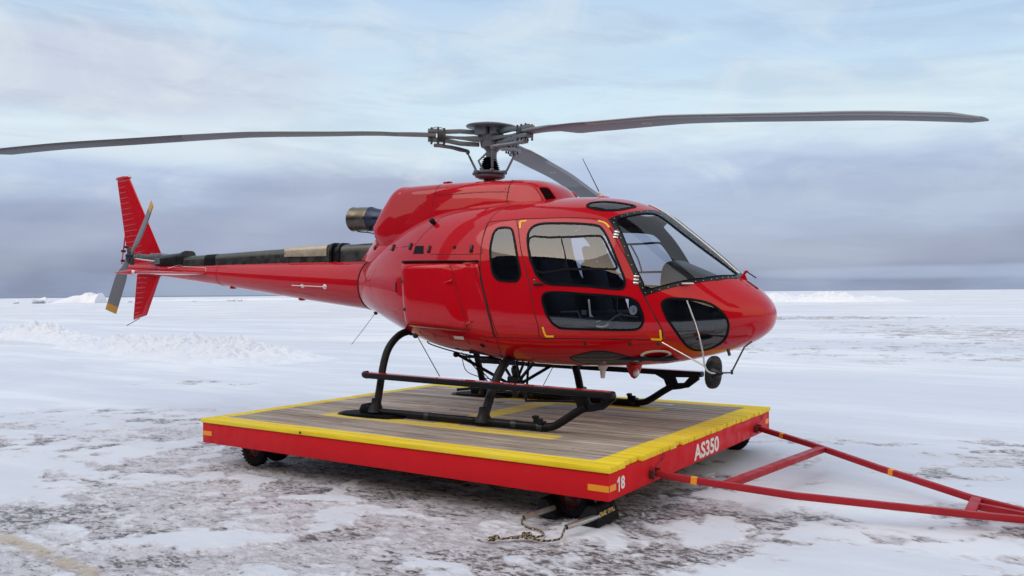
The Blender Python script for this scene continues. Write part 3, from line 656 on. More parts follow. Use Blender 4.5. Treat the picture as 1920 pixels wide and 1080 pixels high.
V = []
for s_ in cs_:
    for t_ in th_:
        if t_ <= HALF: p = cowl(np.array(s_), np.array(t_)); V.append(tuple(p))
        else: p = cowl(np.array(s_), np.array(math.pi-t_)); V.append((float(p[0]), -float(p[1]), float(p[2])))
nT = len(th_)
cb.add(V, [(i*nT+j, i*nT+j+1, (i+1)*nT+j+1, (i+1)*nT+j) for i in range(len(cs_)-1) for j in range(nT-1)])
cb.add([V[i] for i in range(nT)], [tuple(range(nT))]); cb.add([V[(len(cs_)-1)*nT+i] for i in range(nT)], [tuple(range(nT))])
COWL = cb.build('engine_cowling', M['red'], HEL, 50)
def cline(L, w_=0.008, side=1, h=0.0015, mb=None):
    mb = MB(); P = [cowl(np.array(a), np.array(b)) for a, b in L]; Nn = []
    for a, b in L:
        d1 = cowl(np.array(a+.01), np.array(b))-cowl(np.array(a-.01), np.array(b)); d2 = cowl(np.array(a), np.array(b+.01))-cowl(np.array(a), np.array(b-.01))
        n_ = np.cross(d1, d2); n_ /= np.linalg.norm(n_)+1e-12; n_ = n_ if n_[1] < 0 or n_[2] > 0.5 else -n_; n_ = -n_ if (n_[1] > 0 and n_[2] < 0.5) else n_; Nn.append(n_)
    P = np.array(P); Nn = np.array(Nn); T = np.gradient(P, axis=0); T /= np.linalg.norm(T, axis=1, keepdims=True)+1e-12; S_ = np.cross(Nn, T)
    vs = []
    for p, n_, s2 in zip(P, Nn, S_):
        vs += [tuple((p-s2*w_/2+n_*h)*np.array([1, side, 1])), tuple((p+s2*w_/2+n_*h)*np.array([1, side, 1]))]
    mb.add(vs, [(2*i, 2*i+1, 2*i+3, 2*i+2) for i in range(len(P)-1)]); mb.build('cowl_seam', M['gap'], COWL)
def cs_at(x): return float(np.interp(-x, -CT[:, 0], CS))
for sd_ in (1, -1):
    cline([(cs_at(0.50), R(t)) for t in range(5, 89, 3)], 0.010, sd_)
    cline([(cs_at(-0.50), R(t)) for t in range(5, 89, 3)], 0.007, sd_)
    cline([(cs_at(x), R(21)) for x in np.linspace(0.52, -0.47, 20)], 0.006, sd_)
crv = MB()
for sd_ in (1, -1):
    for x in np.linspace(0.50, -0.48, 34):
        p = cowl(np.array(cs_at(x)), np.array(R(23))); crv.ball((p[0], p[1]*sd_, p[2]), 0.004, 3)
    for x, t in ((0.46, 70), (0.46, 28), (0.0, 44), (-0.35, 40), (-0.95, 50)):
        p = cowl(np.array(cs_at(x)), np.array(R(t))); crv.ball((p[0], p[1]*sd_, p[2]), 0.006, 4)
crv.build('cowl_rivets', M['gap'], COWL)['kind'] = 'stuff'
# front intakes: dark mouth with a red lip
ICS = [(0.432, 0.73), (0.389, 0.852), (0.333, 0.954), (0.246, 0.857), (0.138, 0.69), (0.196, 0.446), (0.258, 0.311), (0.352, 0.497)]
def cowl_n(a, b):
    d1 = cowl(np.array(a+.01), np.array(b))-cowl(np.array(a-.01), np.array(b)); d2 = cowl(np.array(a), np.array(b+.01))-cowl(np.array(a), np.array(b-.01)); n_ = np.cross(d1, d2); n_ /= np.linalg.norm(n_); return n_ if n_[2] > 0 else -n_
for sd_ in (1, -1):
    L = [(p.x, p.y) for p in spline([(a, b, 0) for a, b in ICS], 5, True)]; ca, cb_ = np.mean([a for a, _ in L]), np.mean([b for _, b in L]); n = len(L)
    tub = [cowl(np.array(a), np.array(b))+cowl_n(a, b)*0.006 for a, b in L]; mo = MB(); mo.tube([(p[0], p[1]*sd_, p[2]) for p in tub+tub[:1]], 0.013, 8, caps=False); inn = mo.build('air_intake', M['red'], COWL, 60)
    vs = []
    for k in (1.0, 0.75, 0.5, 0.25, 0.02):
        for a, b in L: a2, b2 = ca+(a-ca)*k, cb_+(b-cb_)*k; p = cowl(np.array(a2), np.array(b2))+cowl_n(a2, b2)*0.005; vs.append((p[0], p[1]*sd_, p[2]))
    q = MB(); q.add(vs, [(r_*n+i, r_*n+(i+1) % n, (r_+1)*n+(i+1) % n, (r_+1)*n+i) for r_ in range(4) for i in range(n)]); q.build('intake_mouth', M['mouth'], inn, 60)
tbb = MB(); tbb.box((-0.60, -0.05, 2.655), (0.10, 0.07, 0.03), bev=0.012); tbb.build('cowl_bump', M['red'], COWL)
# exhaust
EX = MB(); EX.lathe((-1.30, 0.0, 2.27), (-1, 0.0, 0.045), [(0, 0.10), (0.2, 0.105), (0.42, 0.125), (0.56, 0.150), (0.565, 0.153)], 40, caps=False); ex = EX.build('engine_exhaust', M['blued'], HEL)
q = MB(); q.lathe((-1.86, 0, 2.296), (-1, 0.0, 0.045), [(0, 0.154), (0.02, 0.158), (0.05, 0.155), (0.30, 0.153), (0.315, 0.158), (0.32, 0.150), (0.05, 0.145)], 40, caps=False); q.build('exhaust_end', M['bronze'], ex)
q = MB(); q.tube(spline([(-2.06, -0.11, 2.175), (-1.98, -0.115, 2.135), (-1.80, -0.12, 2.115), (-1.62, -0.13, 2.07)], 4), 0.007, 6); q.tube([(-2.0, -0.10, 2.20), (-2.0, -0.115, 2.13)], 0.006, 6); q.tube([(-1.83, -0.10, 2.2), (-1.83, -0.12, 2.12)], 0.006, 6); q.build('exhaust_bracket', M['darkmetal'], ex)
# wedge fairings either side of the boom root
for sd_ in (1, -1):
    bm = bmesh.new(); K = [(-1.80, -0.27, 1.765), (-1.63, -0.21, 2.01), (-1.16, -0.50, 1.87), (-1.20, -0.16, 2.12), (-1.78, 0.0, 1.80), (-1.52, -0.42, 1.72), (-1.63, 0.0, 2.01), (-1.2, -0.3, 1.66), (-1.2, 0.0, 1.9)]
    for p in K: bm.verts.new((p[0], p[1]*sd_, p[2]))
    r_ = bmesh.ops.convex_hull(bm, input=bm.verts[:]); bmesh.ops.delete(bm, geom=[v for v in bm.verts if not v.link_faces], context='VERTS')
    bm.verts.index_update()
    q = MB(); q.add([tuple(v.co) for v in bm.verts], [[v.index for v in f.verts] for f in bm.faces]); bm.free(); f_ = q.build('boom_fairing', M['red'], HEL, 40, bevel=0.012)
    a_, b_, c_ = Vector(K[0]), Vector(K[1]), Vector(K[2]); nn_ = (b_-a_).cross(c_-a_).normalized(); nn_ = nn_ if nn_.y < 0 else -nn_; m_ = (a_*0.75+b_*1.25+c_*1.0)/3+nn_*0.005
    q = MB(); q.lathe((m_.x, m_.y*sd_, m_.z), (nn_.x, nn_.y*sd_, nn_.z), [(0, 0.030), (0.002, 0.030)], 16); q.build('fairing_hole', M['seal'], f_, 0)

# ---- tail boom
BT = [(-1.78, 1.455, .322), (-1.84, 1.456, .319), (-3.2, 1.543, .256), (-4.8, 1.650, .172), (-6.2, 1.740, .106), (-6.85, 1.775, .084), (-7.12, 1.79, .07), (-7.18, 1.792, .05), (-7.2, 1.793, .01)]
q = MB(); n = 40; pr_ = spline([(a, b, c_) for a, b, c_ in BT], 6)
vs = [(p.x, p.z*math.sin(2*math.pi*k/n), p.y+p.z*math.cos(2*math.pi*k/n)) for p in pr_ for k in range(n)]
q.add(vs, [(i*n+k, i*n+(k+1) % n, (i+1)*n+(k+1) % n, (i+1)*n+k) for i in range(len(pr_)-1) for k in range(n)])
BOOM = q.build('tail_boom', M['red'], HEL, 50)
def brad(x): 
    xs = [b[0] for b in BT][::-1]; return float(np.interp(x, xs, [b[1] for b in BT][::-1])), float(np.interp(x, xs, [b[2] for b in BT][::-1]))
def bring(x, w_, h, mb, seg=48):
    zc, r = brad(x); mb.lathe((x+w_/2, 0, zc), (-1, 0, 0), [(0, r-0.002), (0, r+h), (w_, r+h), (w_, r-0.002)], seg, caps=False)
for a_, b_, c_ in ((-1.815, 0.012, 0.006), (-4.75, 0.006, 0.0015), (-6.3, 0.006, 0.0015)): q = MB(); bring(a_, b_, c_, q); q.build('boom_seam', M['gap'], BOOM)
q = MB()
for xx in (-1.86, -4.72, -4.79, -2.9):
    zc, r = brad(xx)
    for k in range(50): a = 2*math.pi*k/50; q.ball((xx, (r+.0005)*math.sin(a), zc+(r+.0005)*math.cos(a)), 0.0032, 3)
for xx in np.arange(-1.95, -6.2, -0.05):
    zc, r = brad(xx)
    for a in (-0.42, 0.42, -2.3, 2.3): q.ball((xx, r*math.sin(a), zc+r*math.cos(a)), 0.003, 3)
q.build('boom_rivets', M['red'], BOOM)['kind'] = 'stuff'
# whip aerial on the flank
q = MB(); p0 = (-2.42, -0.315, 1.44); p1 = (-2.92, -0.30, 1.46)
q.tube([p0, p1, (-3.02, -0.30, 1.465)], 0.0055, 8)
for p in (p0, (-2.86, -0.285, 1.46)): q.lathe((p[0], p[1]+0.03, p[2]), (0, -1, 0), [(0, 0.034), (0.006, 0.034), (0.014, 0.02), (0.03, 0.014)], 16)
q.build('flank_aerial', M['white'], BOOM)
for xx, zz in ((-3.12, 0), (-4.55, 0)):
    zc, r = brad(xx); MB().lathe((xx, -0.03, zc-r+0.01), (0, 0, -1), [(0, 0.05), (0.02, 0.05), (0.03, 0.03)], 14).build('boom_drain', M['red'], BOOM)
zc, r = brad(-1.85)
q = MB(); q.lathe((-1.70, -0.12, 1.115), (-0.1, 0, -1), [(0, 0.03), (0.03, 0.02), (0.035, 0.008)], 10); q.build('aerial_base', M['darkmetal'], BOOM)
MB().tube([(-1.72, -0.12, 1.09), (-1.90, -0.13, 0.90), (-2.10, -0.14, 0.70)], 0.0035, 5).build('whip_aerial', M['darkmetal'], BOOM)
# drive shaft cover
def hood(mb, xa, xb, w_, ha, hb, sink=0.05, n=11):
    vs = []; m = 14
    for i in range(m+1):
        t = i/m; x = xa+(xb-xa)*t; zc, r = brad(x); h = ha+(hb-ha)*t; top = zc+r+h; bot = zc+r-sink
        for k in range(n+1):
            a = math.pi*k/n; ex = 0.45
            y = -math.copysign(abs(math.cos(a))**ex, math.cos(a))*w_; z = bot+(top-bot)*(abs(math.sin(a))**ex); vs.append((x, y, z))
    mb.add(vs, [(i*(n+1)+k, i*(n+1)+k+1, (i+1)*(n+1)+k+1, (i+1)*(n+1)+k) for i in range(m) for k in range(n)])
    for i in (0, m): mb.add([vs[i*(n+1)+k] for k in range(n+1)], [tuple(range(n+1))])
q = MB(); hood(q, -1.80, -2.36, 0.115, 0.215, 0.20); hood(q, -2.50, -5.62, 0.115, 0.20, 0.10); DC = q.build('drive_shaft_cover', M['cover'], HEL, 40)
q = MB(); hood(q, -2.34, -2.52, 0.10, 0.195, 0.19); hood(q, -2.33, -2.37, 0.128, 0.228, 0.226); hood(q, -2.47, -2.51, 0.13, 0.232, 0.23); q.build('cover_strap', M['black'], DC, 40)
q = MB(); hood(q, -2.56, -3.36, 0.128, 0.214, 0.19, -0.055); q.build('cover_panel', M['covertan'], DC, 40)
q = MB(); hood(q, -4.85, -5.1, 0.1165, 0.127, 0.119); q.build('cover_patch', M['seal'], DC, 40)
q = MB()
for xx in np.arange(-2.6, -5.6, -0.235):
    zc, r = brad(xx); q.ball((xx, -0.118, zc+r-0.01), 0.008, 4); q.ball((xx, 0.118, zc+r-0.01), 0.008, 4)
q.build('cover_screws', M['darkmetal'], DC)['kind'] = 'stuff'
# tail gearbox and its hooded cover
q = MB(); hood(q, -5.66, -6.25, 0.115, 0.165, 0.125, 0.03); hood(q, -5.62, -5.67, 0.13, 0.185, 0.18, 0.03); TG = q.build('gearbox_hood', M['darkgloss'], HEL, 40)
q = MB(); q.box((-6.36, -0.02, 1.93), (0.20, 0.16, 0.15), bev=0.03); q.lathe((-6.15, 0, 1.93), (-1, 0, 0), [(0, 0.06), (0.1, 0.07), (0.2, 0.06)], 16)
q.lathe((-6.42, -0.06, 1.94), (-0.12, -1, 0.03), [(0, 0.07), (0.04, 0.07), (0.05, 0.045), (0.20, 0.045), (0.21, 0.055), (0.25, 0.055), (0.26, 0.035), (0.34, 0.035)], 20)
q.box((-6.25, -0.10, 1.875), (0.14, 0.05, 0.09), bev=0.015); q.build('tail_gearbox', M['hubgrey'], TG)
q = MB(); q.tube([(-6.30, -0.13, 1.88), (-6.38, -0.26, 1.90), (-6.46, -0.38, 1.93)], 0.012, 8); q.build('pitch_link', M['steel'], TG)

# ---- fins: closed aerofoil with pressed ribs
def fin(name, poly, ribs, parent=None):
    """poly: bottom-rear, bottom-front, top-front, top-rear in x,z"""
    (xr0, z0), (xf0, z0f), (xf1, z1f), (xr1, z1) = poly; q = MB(); nz, nc = 26, 12; vs = []
    for i in range(nz+1):
        t = i/nz; xr = xr0+(xr1-xr0)*t; xf = xf0+(xf1-xf0)*t; zr = z0+(z1-z0)*t; zf = z0f+(z1f-z0f)*t
        edge = 1.0 if i not in (0, nz) else 0.55
        ring = []
        for k in range(nc+1): c_ = 0.5-0.5*math.cos(math.pi*k/nc); th = 0.055*edge*2.6*(math.sqrt(c_)*0.59*0.5-0.25*0.5*c_-0.17*c_*c_*0.5-0.02*0.5*c_**3)+0.002; ring.append((c_, th))
        for c_, th in ring: vs.append((xf+(xr-xf)*c_, -th, zf+(zr-zf)*c_))
        for c_, th in ring[::-1]: vs.append((xf+(xr-xf)*c_, th, zf+(zr-zf)*c_))
    m = 2*(nc+1)
    q.add(vs, [(i*m+k, i*m+(k+1) % m, (i+1)*m+(k+1) % m, (i+1)*m+k) for i in range(nz) for k in range(m)])
    q.add(vs[:m], [tuple(range(m))]); q.add(vs[-m:], [tuple(range(m))])
    for tb_ in ribs:
        for sd_ in (-1, 1):
            L = []
            for c_ in (0.44, 0.60, 0.80, 0.985):
                xr = xr0+(xr1-xr0)*tb_; xf = xf0+(xf1-xf0)*tb_; zr = z0+(z1-z0)*tb_; zf = z0f+(z1f-z0f)*tb_
                th = 0.055*2.6*(math.sqrt(c_)*0.295-0.125*c_-0.085*c_*c_-0.01*c_**3)+0.002
                L.append((xf+(xr-xf)*c_, sd_*(th+0.001), zf+(zr-zf)*c_))
            q.tube(L, [0.004, 0.0085, 0.0085, 0.0085], 8)
    return q.build(name, M['red'], parent or HEL, 45)
UF = fin('upper_fin', [(-7.16, 1.80), (-6.22, 1.86), (-7.154, 3.263), (-7.484, 3.255)], [0.09+0.0625*i for i in range(14)])
q = MB(); q.prism([(-7.49, 3.24), (-7.15, 3.25), (-7.17, 3.285), (-7.30, 3.295), (-7.47, 3.285)], -0.04, 0.04); q.build('fin_cap', M['red'], UF, 40, bevel=0.01)
q = MB(); q.lathe((-7.155, 0, 3.27), (0, 0, 1), [(0, 0.016), (0.05, 0.016), (0.055, 0.01)], 10); q.build('fin_light', M['white'], UF)
q = MB(); q.box((-7.30, 0, 2.25), (0.03, 0.008, 0.80), Matrix.Rotation(R(12.5), 3, 'Y'), bev=0.002); q.build('trim_tab', M['red'], UF)
LF = fin('lower_fin', [(-7.05, 0.955), (-6.70, 1.035), (-6.30, 1.72), (-6.93, 1.75)], [0.12+0.105*i for i in range(8)])
q = MB(); q.tube([(-6.9, 0, 0.98), (-7.25, 0, 0.86)], 0.006, 6); q.build('tail_skid', M['darkmetal'], LF)
# stabiliser
q = MB(); pr2 = []; nc = 14
for k in range(nc+1): c_ = 0.5-0.5*math.cos(math.pi*k/nc); pr2.append((c_, 0.060*3.4*(math.sqrt(c_)*0.295-0.125*c_-0.085*c_*c_-0.01*c_**3)))
ring = [(c_, t) for c_, t in pr2]+[(c_, -t) for c_, t in pr2[::-1]]
ys_ = [-1.265, -1.262, -1.24, -0.6, 0, 0.6, 1.24, 1.262, 1.265]; vs = []; m = len(ring)
for y in ys_:
    e = 0.25 if abs(y) > 1.264 else (0.7 if abs(y) > 1.26 else 1)
    for c_, t in ring: vs.append((-4.98-0.46*c_, y, 1.665-t*e))
q.add(vs, [(i*m+k, i*m+(k+1) % m, (i+1)*m+(k+1) % m, (i+1)*m+k) for i in range(len(ys_)-1) for k in range(m)]); q.add(vs[:m], [tuple(range(m))]); q.add(vs[-m:], [tuple(range(m))])
ST = q.build('stabiliser', M['red'], HEL, 50)
for sd_ in (1, -1):
    q = MB(); q.lathe((-4.90, -1.285*sd_, 1.665), (-1, 0, 0), [(0, 0.002), (0.06, 0.020), (0.14, 0.034), (0.25, 0.034), (0.42, 0.02), (0.58, 0.003)], 14); tp = q.build('tip_fairing', M['red'], ST, 60)
    q = MB(); q.ball((-5.00, -1.305*sd_, 1.665), 0.027, 8); q.build('position_light', M['lens'], ST)
# thin outline mark and lettering-like squiggle on the boom
q = MB(); zc, r = brad(-6.0)
def bp2(x, ang, off=0.002): zc, r = brad(x); return Vector((x, -(r+off)*math.cos(ang), zc+(r+off)*math.sin(ang)))
for L in ([(-5.98, .30), (-5.72, .86), (-5.60, .62), (-5.02, .52), (-5.0, .16)],):
    q.tube([bp2(a, b) for a, b in L], 0.006, 4)
q.build('boom_marking', M['cream'], BOOM)

# ---- main rotor
TILT = 0.044
AZ = (341.0, 101.0, 221.0)
PR = [(0.0, 3.12), (0.65, 3.135), (1.35, 3.112), (1.8, 3.083), (2.5, 3.040), (2.9, 3.005), (3.9, 2.890), (4.65, 2.802), (5.345, 2.695)]
def rz(r, x): return float(np.interp(r, [a for a, _ in PR], [b for _, b in PR]))-TILT*x
def rpt(r, az, lat=0.0, dz=0.0):
    """point at radius r on arm az, lat towards the leading edge"""
    a = R(az); x = r*math.cos(a)+lat*math.sin(a); y = r*math.sin(a)-lat*math.cos(a); return Vector((x, y, rz(r, x)+dz))
def prsm(r):
    k = [(a, b) for a, b in PR]; q = spline([(a, b, 0) for a, b in k], 8); return float(np.interp(r, [p.x for p in q], [p.y for p in q]))
HUB = MB()
HUB.lathe((0, 0, 2.86), (0.05, 0, 1), [(0, 0.055), (0.10, 0.058), (0.14, 0.09), (0.16, 0.13), (0.20, 0.14), (0.25, 0.14), (0.28, 0.10), (0.36, 0.10)], 24)
for az in AZ:
    a = R(az); dirv = Vector((math.cos(a), math.sin(a), -TILT*math.cos(a))); 
    m3 = Matrix.Rotation(a, 3, 'Z')
    # flexible arm of the star
    q = []
    for r_, w_, t_ in ((0.05, 0.20, 0.045), (0.20, 0.17, 0.045), (0.30, 0.10, 0.032), (0.41, 0.075, 0.022), (0.54, 0.09, 0.026), (0.62, 0.09, 0.03)):
        for l_, d_ in ((-w_/2, -t_/2), (w_/2, -t_/2), (w_/2, t_/2), (-w_/2, t_/2)): q.append(rpt(r_, az, l_, d_-0.015))
    HUB.add(q, [(i*4+k, i*4+(k+1) % 4, (i+1)*4+(k+1) % 4, (i+1)*4+k) for i in range(5) for k in range(4)]+[(0, 1, 2, 3), (20, 21, 22, 23)])
hub = HUB.build('rotor_hub', M['hubgrey'], HEL, 40)
q = MB(); q.lathe((0.005, 0, 3.235), (0.055, 0, 1), [(0, 0.20), (0.012, 0.295), (0.022, 0.30), (0.032, 0.29), (0.055, 0.18), (0.066, 0.0)], 48); q.build('hub_cap', M['hubgrey'], hub, 25)
q = MB()
for k in range(6):
    a = R(k*60+15); q.tube([(0.13*math.cos(a), 0.13*math.sin(a), 3.14), (0.14*math.cos(a), 0.14*math.sin(a), 3.27)], 0.016, 8)
q.lathe((0, 0, 3.10), (0.05, 0, 1), [(0, 0.15), (0.05, 0.16), (0.10, 0.12), (0.14, 0.12)], 20); q.box((-0.02, -0.17, 3.20), (0.15, 0.08, 0.11), bev=0.008); q.box((0.12, -0.12, 3.20), (0.07, 0.09, 0.11), bev=0.008); q.lathe((-0.02, -0.195, 3.215), (0, -1, 0), [(0, 0.012), (0.006, 0.012)], 10)
q.build('vibration_damper', M['hubgrey'], hub)
for az in AZ:
    q = MB()
    for dz, l0, l1 in ((0.062, 0.0, 0.0), (-0.075, 0.02, 0.02)):      # sleeve flanges above and below the arm
        vs = []
        for r_, w_ in ((0.14, 0.05), (0.22, 0.085), (0.36, 0.075), (0.53, 0.085), (0.65, 0.105), (0.73, 0.105)):
            for l_, d_ in ((-w_/2, -0.021), (w_/2, -0.021), (w_/2, 0.021), (-w_/2, 0.021)): vs.append(rpt(r_, az, l_+l0, d_+dz*(1 if r_ < 0.5 else 0.7)))
        q.add(vs, [(i*4+k, i*4+(k+1) % 4, (i+1)*4+(k+1) % 4, (i+1)*4+k) for i in range(5) for k in range(4)]+[(0, 1, 2, 3), (20, 21, 22, 23)])
    sl = q.build('rotor_sleeve', M['hubgrey'], HEL, 40, bevel=0.003)
    q = MB(); a = R(az); m3 = Matrix.Rotation(a, 3, 'Z')
    q.box(rpt(0.575, az, 0, -0.01), (0.09, 0.115, 0.105), m3, bev=0.012); q.box(rpt(0.64, az, 0, 0.05), (0.07, 0.10, 0.03), m3, bev=0.006)
    for r_ in (0.545, 0.615, 0.69):
        for l_ in (-0.045, 0.045): q.lathe(rpt(r_, az, l_, -0.10), (0, 0, 1), [(0, 0.006), (0, 0.012), (0.025, 0.012), (0.027, 0.007), (0.16, 0.007), (0.16, 0.012), (0.178, 0.012), (0.178, 0.004)], 8)
    q.tube(spline([rpt(0.70, az, -0.03, 0.05), rpt(0.66, az, -0.035, 0.08), rpt(0.59, az, -0.03, 0.085), rpt(0.53, az, -0.02, 0.06)], 4), 0.004, 5)
    q.build('frequency_adapter', M['darkmetal'], sl)
    q = MB(); q.tube([rpt(0.61, az, 0.03, -0.115), rpt(0.46, az, 0.06, -0.12), rpt(0.36, az, 0.11, -0.13), rpt(0.26, az, 0.17, -0.135)], [0.02, 0.022, 0.026, 0.02], 8)
    q.ball(rpt(0.26, az, 0.18, -0.145), 0.026, 6); q.box(rpt(0.61, az, 0.02, -0.115), (0.11, 0.075, 0.035), m3, bev=0.01); q.build('pitch_horn', M['hubgrey'], sl)
    top = rpt(0.26, az, 0.18, -0.16); aa = math.atan2(top.y, top.x); bot = Vector((0.19*math.cos(aa), 0.19*math.sin(aa), 2.74))
    q = MB(); q.tube([top, top.lerp(bot, 0.12), top.lerp(bot, 0.14), top.lerp(bot, 0.86), top.lerp(bot, 0.88), bot], [0.009, 0.009, 0.014, 0.014, 0.009, 0.009], 8); q.ball(top, 0.02, 6); q.ball(bot, 0.02, 6); q.build('pitch_rod', M['hubgrey'], HEL)
# blades
def aero(c_): return 0.295*math.sqrt(c_)-0.125*c_-0.17*c_*c_+0.14*c_**3*0.9-0.10*c_**4*0.55
NC = 12; prof = [(0.5-0.5*math.cos(math.pi*k/NC)) for k in range(NC+1)]
bl_me = None
for bi, az in enumerate(AZ):
    a = R(az); q = MB(); st_ = []
    rs_ = list(np.concatenate([np.linspace(0.64, 1.45, 15), np.linspace(1.5, 5.15, 44), [5.2, 5.26, 5.31, 5.335, 5.345]]))
    vs = []
    for r_ in rs_:
        if r_ < 0.9: lead, ch, th = 0.065, 0.13, 0.052
        elif r_ < 1.10: t = (r_-0.9)/0.2; t = t*t*(3-2*t); lead, ch, th = 0.065+0.02*t, 0.13+0.05*t, 0.052-0.006*t
        elif r_ < 1.24: t = (r_-1.10)/0.14; lead, ch, th = 0.085+0.003*t, 0.18+0.17*t, 0.046-0.006*t
        else: lead, ch, th = 0.0885, 0.35, 0.040
        if r_ > 5.2: t = (r_-5.2)/0.145; ch = 0.35*(1-0.62*t); lead = 0.0885-0.14*t; th = 0.04*(1-0.5*t)
        pitch = R(max(0.5, 8.0-2.2*r_)+(3.0 if bi == 1 else 0))
        for pas in (0, 1):
            seq = prof if pas == 0 else prof[::-1]
            for c_ in seq:
                ly = lead-ch*c_; hz = (th/0.20)*aero(c_)*1.0*(1 if pas == 0 else -0.8)
                l2 = ly*math.cos(pitch)-hz*math.sin(pitch); h2 = ly*math.sin(pitch)+hz*math.cos(pitch)
                x = r_*math.cos(a)+l2*math.sin(a); y = r_*math.sin(a)-l2*math.cos(a); vs.append((x, y, prsm(r_)-TILT*x+h2-0.005))
    m = 2*(NC+1); nr = len(rs_); outb = rs_.index(min(rs_, key=lambda v: abs(v-3.35)))
    for i in range(nr-1):
        for k in range(m):
            f = (i*m+k, i*m+(k+1) % m, (i+1)*m+(k+1) % m, (i+1)*m+k)
            lead_strip = (k < 3 or k > m-5) and rs_[i] > 1.6
            q.m.append(1 if lead_strip else (2 if rs_[i] > 3.35 else 0)); q.f.append(f)
    q.v = vs; q.add([], []); q.f += [tuple(range(m)), tuple(range((nr-1)*m, nr*m))]; q.m += [0, 0]
    b_ = q.build('rotor_blade', [M['blade'], M['blade_le'], M['blade_out']], HEL, 40)
    q = MB(); zz = prsm(2.35)
    cc_ = rpt(2.35, az, -0.10, 0); pts_ = []
    for k in range(17):
        t = 2*math.pi*k/16; r_ = 2.35+0.045*math.cos(t); la = -0.09+0.035*math.sin(t); pit = R(max(0.5, 8.0-2.2*2.35)+(3.0 if az == 101.0 else 0))
        p = rpt(r_, az, la, la*math.sin(pit)-0.026); p.z = prsm(r_)-TILT*p.x+la*math.sin(pit)-0.0215; pts_.append(p)
    q.tube(pts_, 0.005, 4, caps=False); q.build('blade_ring_mark', M['cream'], b_)
# mast, boot, swashplate
q = MB(); q.lathe((-0.03, 0, 2.60), (0.05, 0, 1), [(0, 0.09), (0.05, 0.065), (0.30, 0.055), (0.44, 0.055)], 20); MA = q.build('rotor_mast', M['hubgrey'], HEL)
q = MB(); pf = []
for k in range(8): r_ = 0.128-0.0065*k; pf += [(k*0.021, r_-0.018), (k*0.021+0.0105, r_)]
q.lathe((-0.03, 0, 2.745), (0.05, 0, 1), pf, 28); q.build('rubber_boot', M['seal'], MA, 20)
q = MB(); q.lathe((-0.03, 0, 2.655), (0.05, 0, 1), [(0, 0.12), (0.02, 0.17), (0.04, 0.18), (0.055, 0.15), (0.07, 0.185), (0.085, 0.185), (0.10, 0.13)], 28)
for k in range(6): a = R(60*k+10); q.box((-0.03+0.175*math.cos(a), 0.175*math.sin(a), 2.73), (0.07, 0.04, 0.035), Matrix.Rotation(a, 3, 'Z'), bev=0.006); q.ball((-0.03+0.205*math.cos(a), 0.205*math.sin(a), 2.735), 0.018, 5)
q.build('swashplate', M['hubgrey'], HEL)
q = MB(); q.tube([(0.0, -0.17, 2.73), (-0.05, -0.19, 2.85), (0.01, -0.10, 2.95)], 0.013, 8); q.build('scissor_link', M['hubgrey'], MA)

# ---- tail rotor
TRC = Vector((-6.50, -0.42, 1.955))
q = MB(); q.box(TRC, (0.20, 0.045, 0.10), Matrix.Rotation(R(-58), 3, 'Y'), bev=0.01); q.box(TRC+Vector((0, 0.02, 0)), (0.07, 0.06, 0.24), Matrix.Rotation(R(-10), 3, 'Y'), bev=0.012)
for dx, dz in ((-0.14, 0.08), (-0.15, -0.07), (-0.06, 0.14), (0.08, -0.12)): q.lathe(TRC+Vector((dx, -0.01, dz)), (0, -1, 0), [(-.03, 0.02), (0.03, 0.02)], 10)
q.lathe(TRC+Vector((0, 0.05, 0)), (0, -1, 0), [(0, 0.05), (0.05, 0.055), (0.08, 0.03), (0.10, 0.03)], 16)
TRH = q.build('tail_rotor_hub', M['darkmetal'], HEL)
q = MB(); q.lathe(TRC+Vector((0.05, 0.13, -0.005)), (0, -1, 0), [(0, 0.05), (0.012, 0.05)], 16); q.build('hub_disc', M['steel'], TRH)
for ang, pit in ((56, -14), (56+186, -24)):
    d = Vector((math.cos(R(ang)), 0, math.sin(R(ang)))); ch_d0 = Vector((-math.sin(R(ang)), 0, math.cos(R(ang))))
    vs = []; rr_ = [0.06, 0.12, 0.20, 0.26, 0.34, 0.45, 0.60, 0.75, 0.86, 0.90, 0.955, 0.985]
    for r_ in rr_:
        ch = 0.075 if r_ < 0.18 else (0.075+(min(r_, 0.36)-0.18)/0.18*0.11); th = 0.03 if r_ < 0.3 else 0.022
        if r_ > 0.97: th *= 0.3
        p_ = R(pit-(r_*6)); cd = ch_d0*math.cos(p_)+Vector((0, -1, 0))*math.sin(p_); nd = cd.cross(d)
        bend = 0.05*math.sin(r_*2.2)*(1 if ang < 90 else 0)
        for pas in (0, 1):
            for c_ in (prof if pas == 0 else prof[::-1]):
                vs.append(TRC+d*r_+ch_d0*(-bend)+cd*(ch*(0.35-c_))+nd*((th/0.2)*aero(c_)*(1 if pas == 0 else -1)))
    m = 2*(NC+1); q = MB(); q.v = [tuple(v) for v in vs]
    for i in range(len(rr_)-1):
        for k in range(m): q.f.append((i*m+k, i*m+(k+1) % m, (i+1)*m+(k+1) % m, (i+1)*m+k)); q.m.append(1 if rr_[i] > 0.83 and rr_[i] != 0.86 or rr_[i] == 0.86 else 0)
    q.f += [tuple(range(m)), tuple(range((len(rr_)-1)*m, len(rr_)*m))]; q.m += [0, 1]
    q.build('tail_rotor_blade', [M['blade'], M['tip']], HEL, 40)

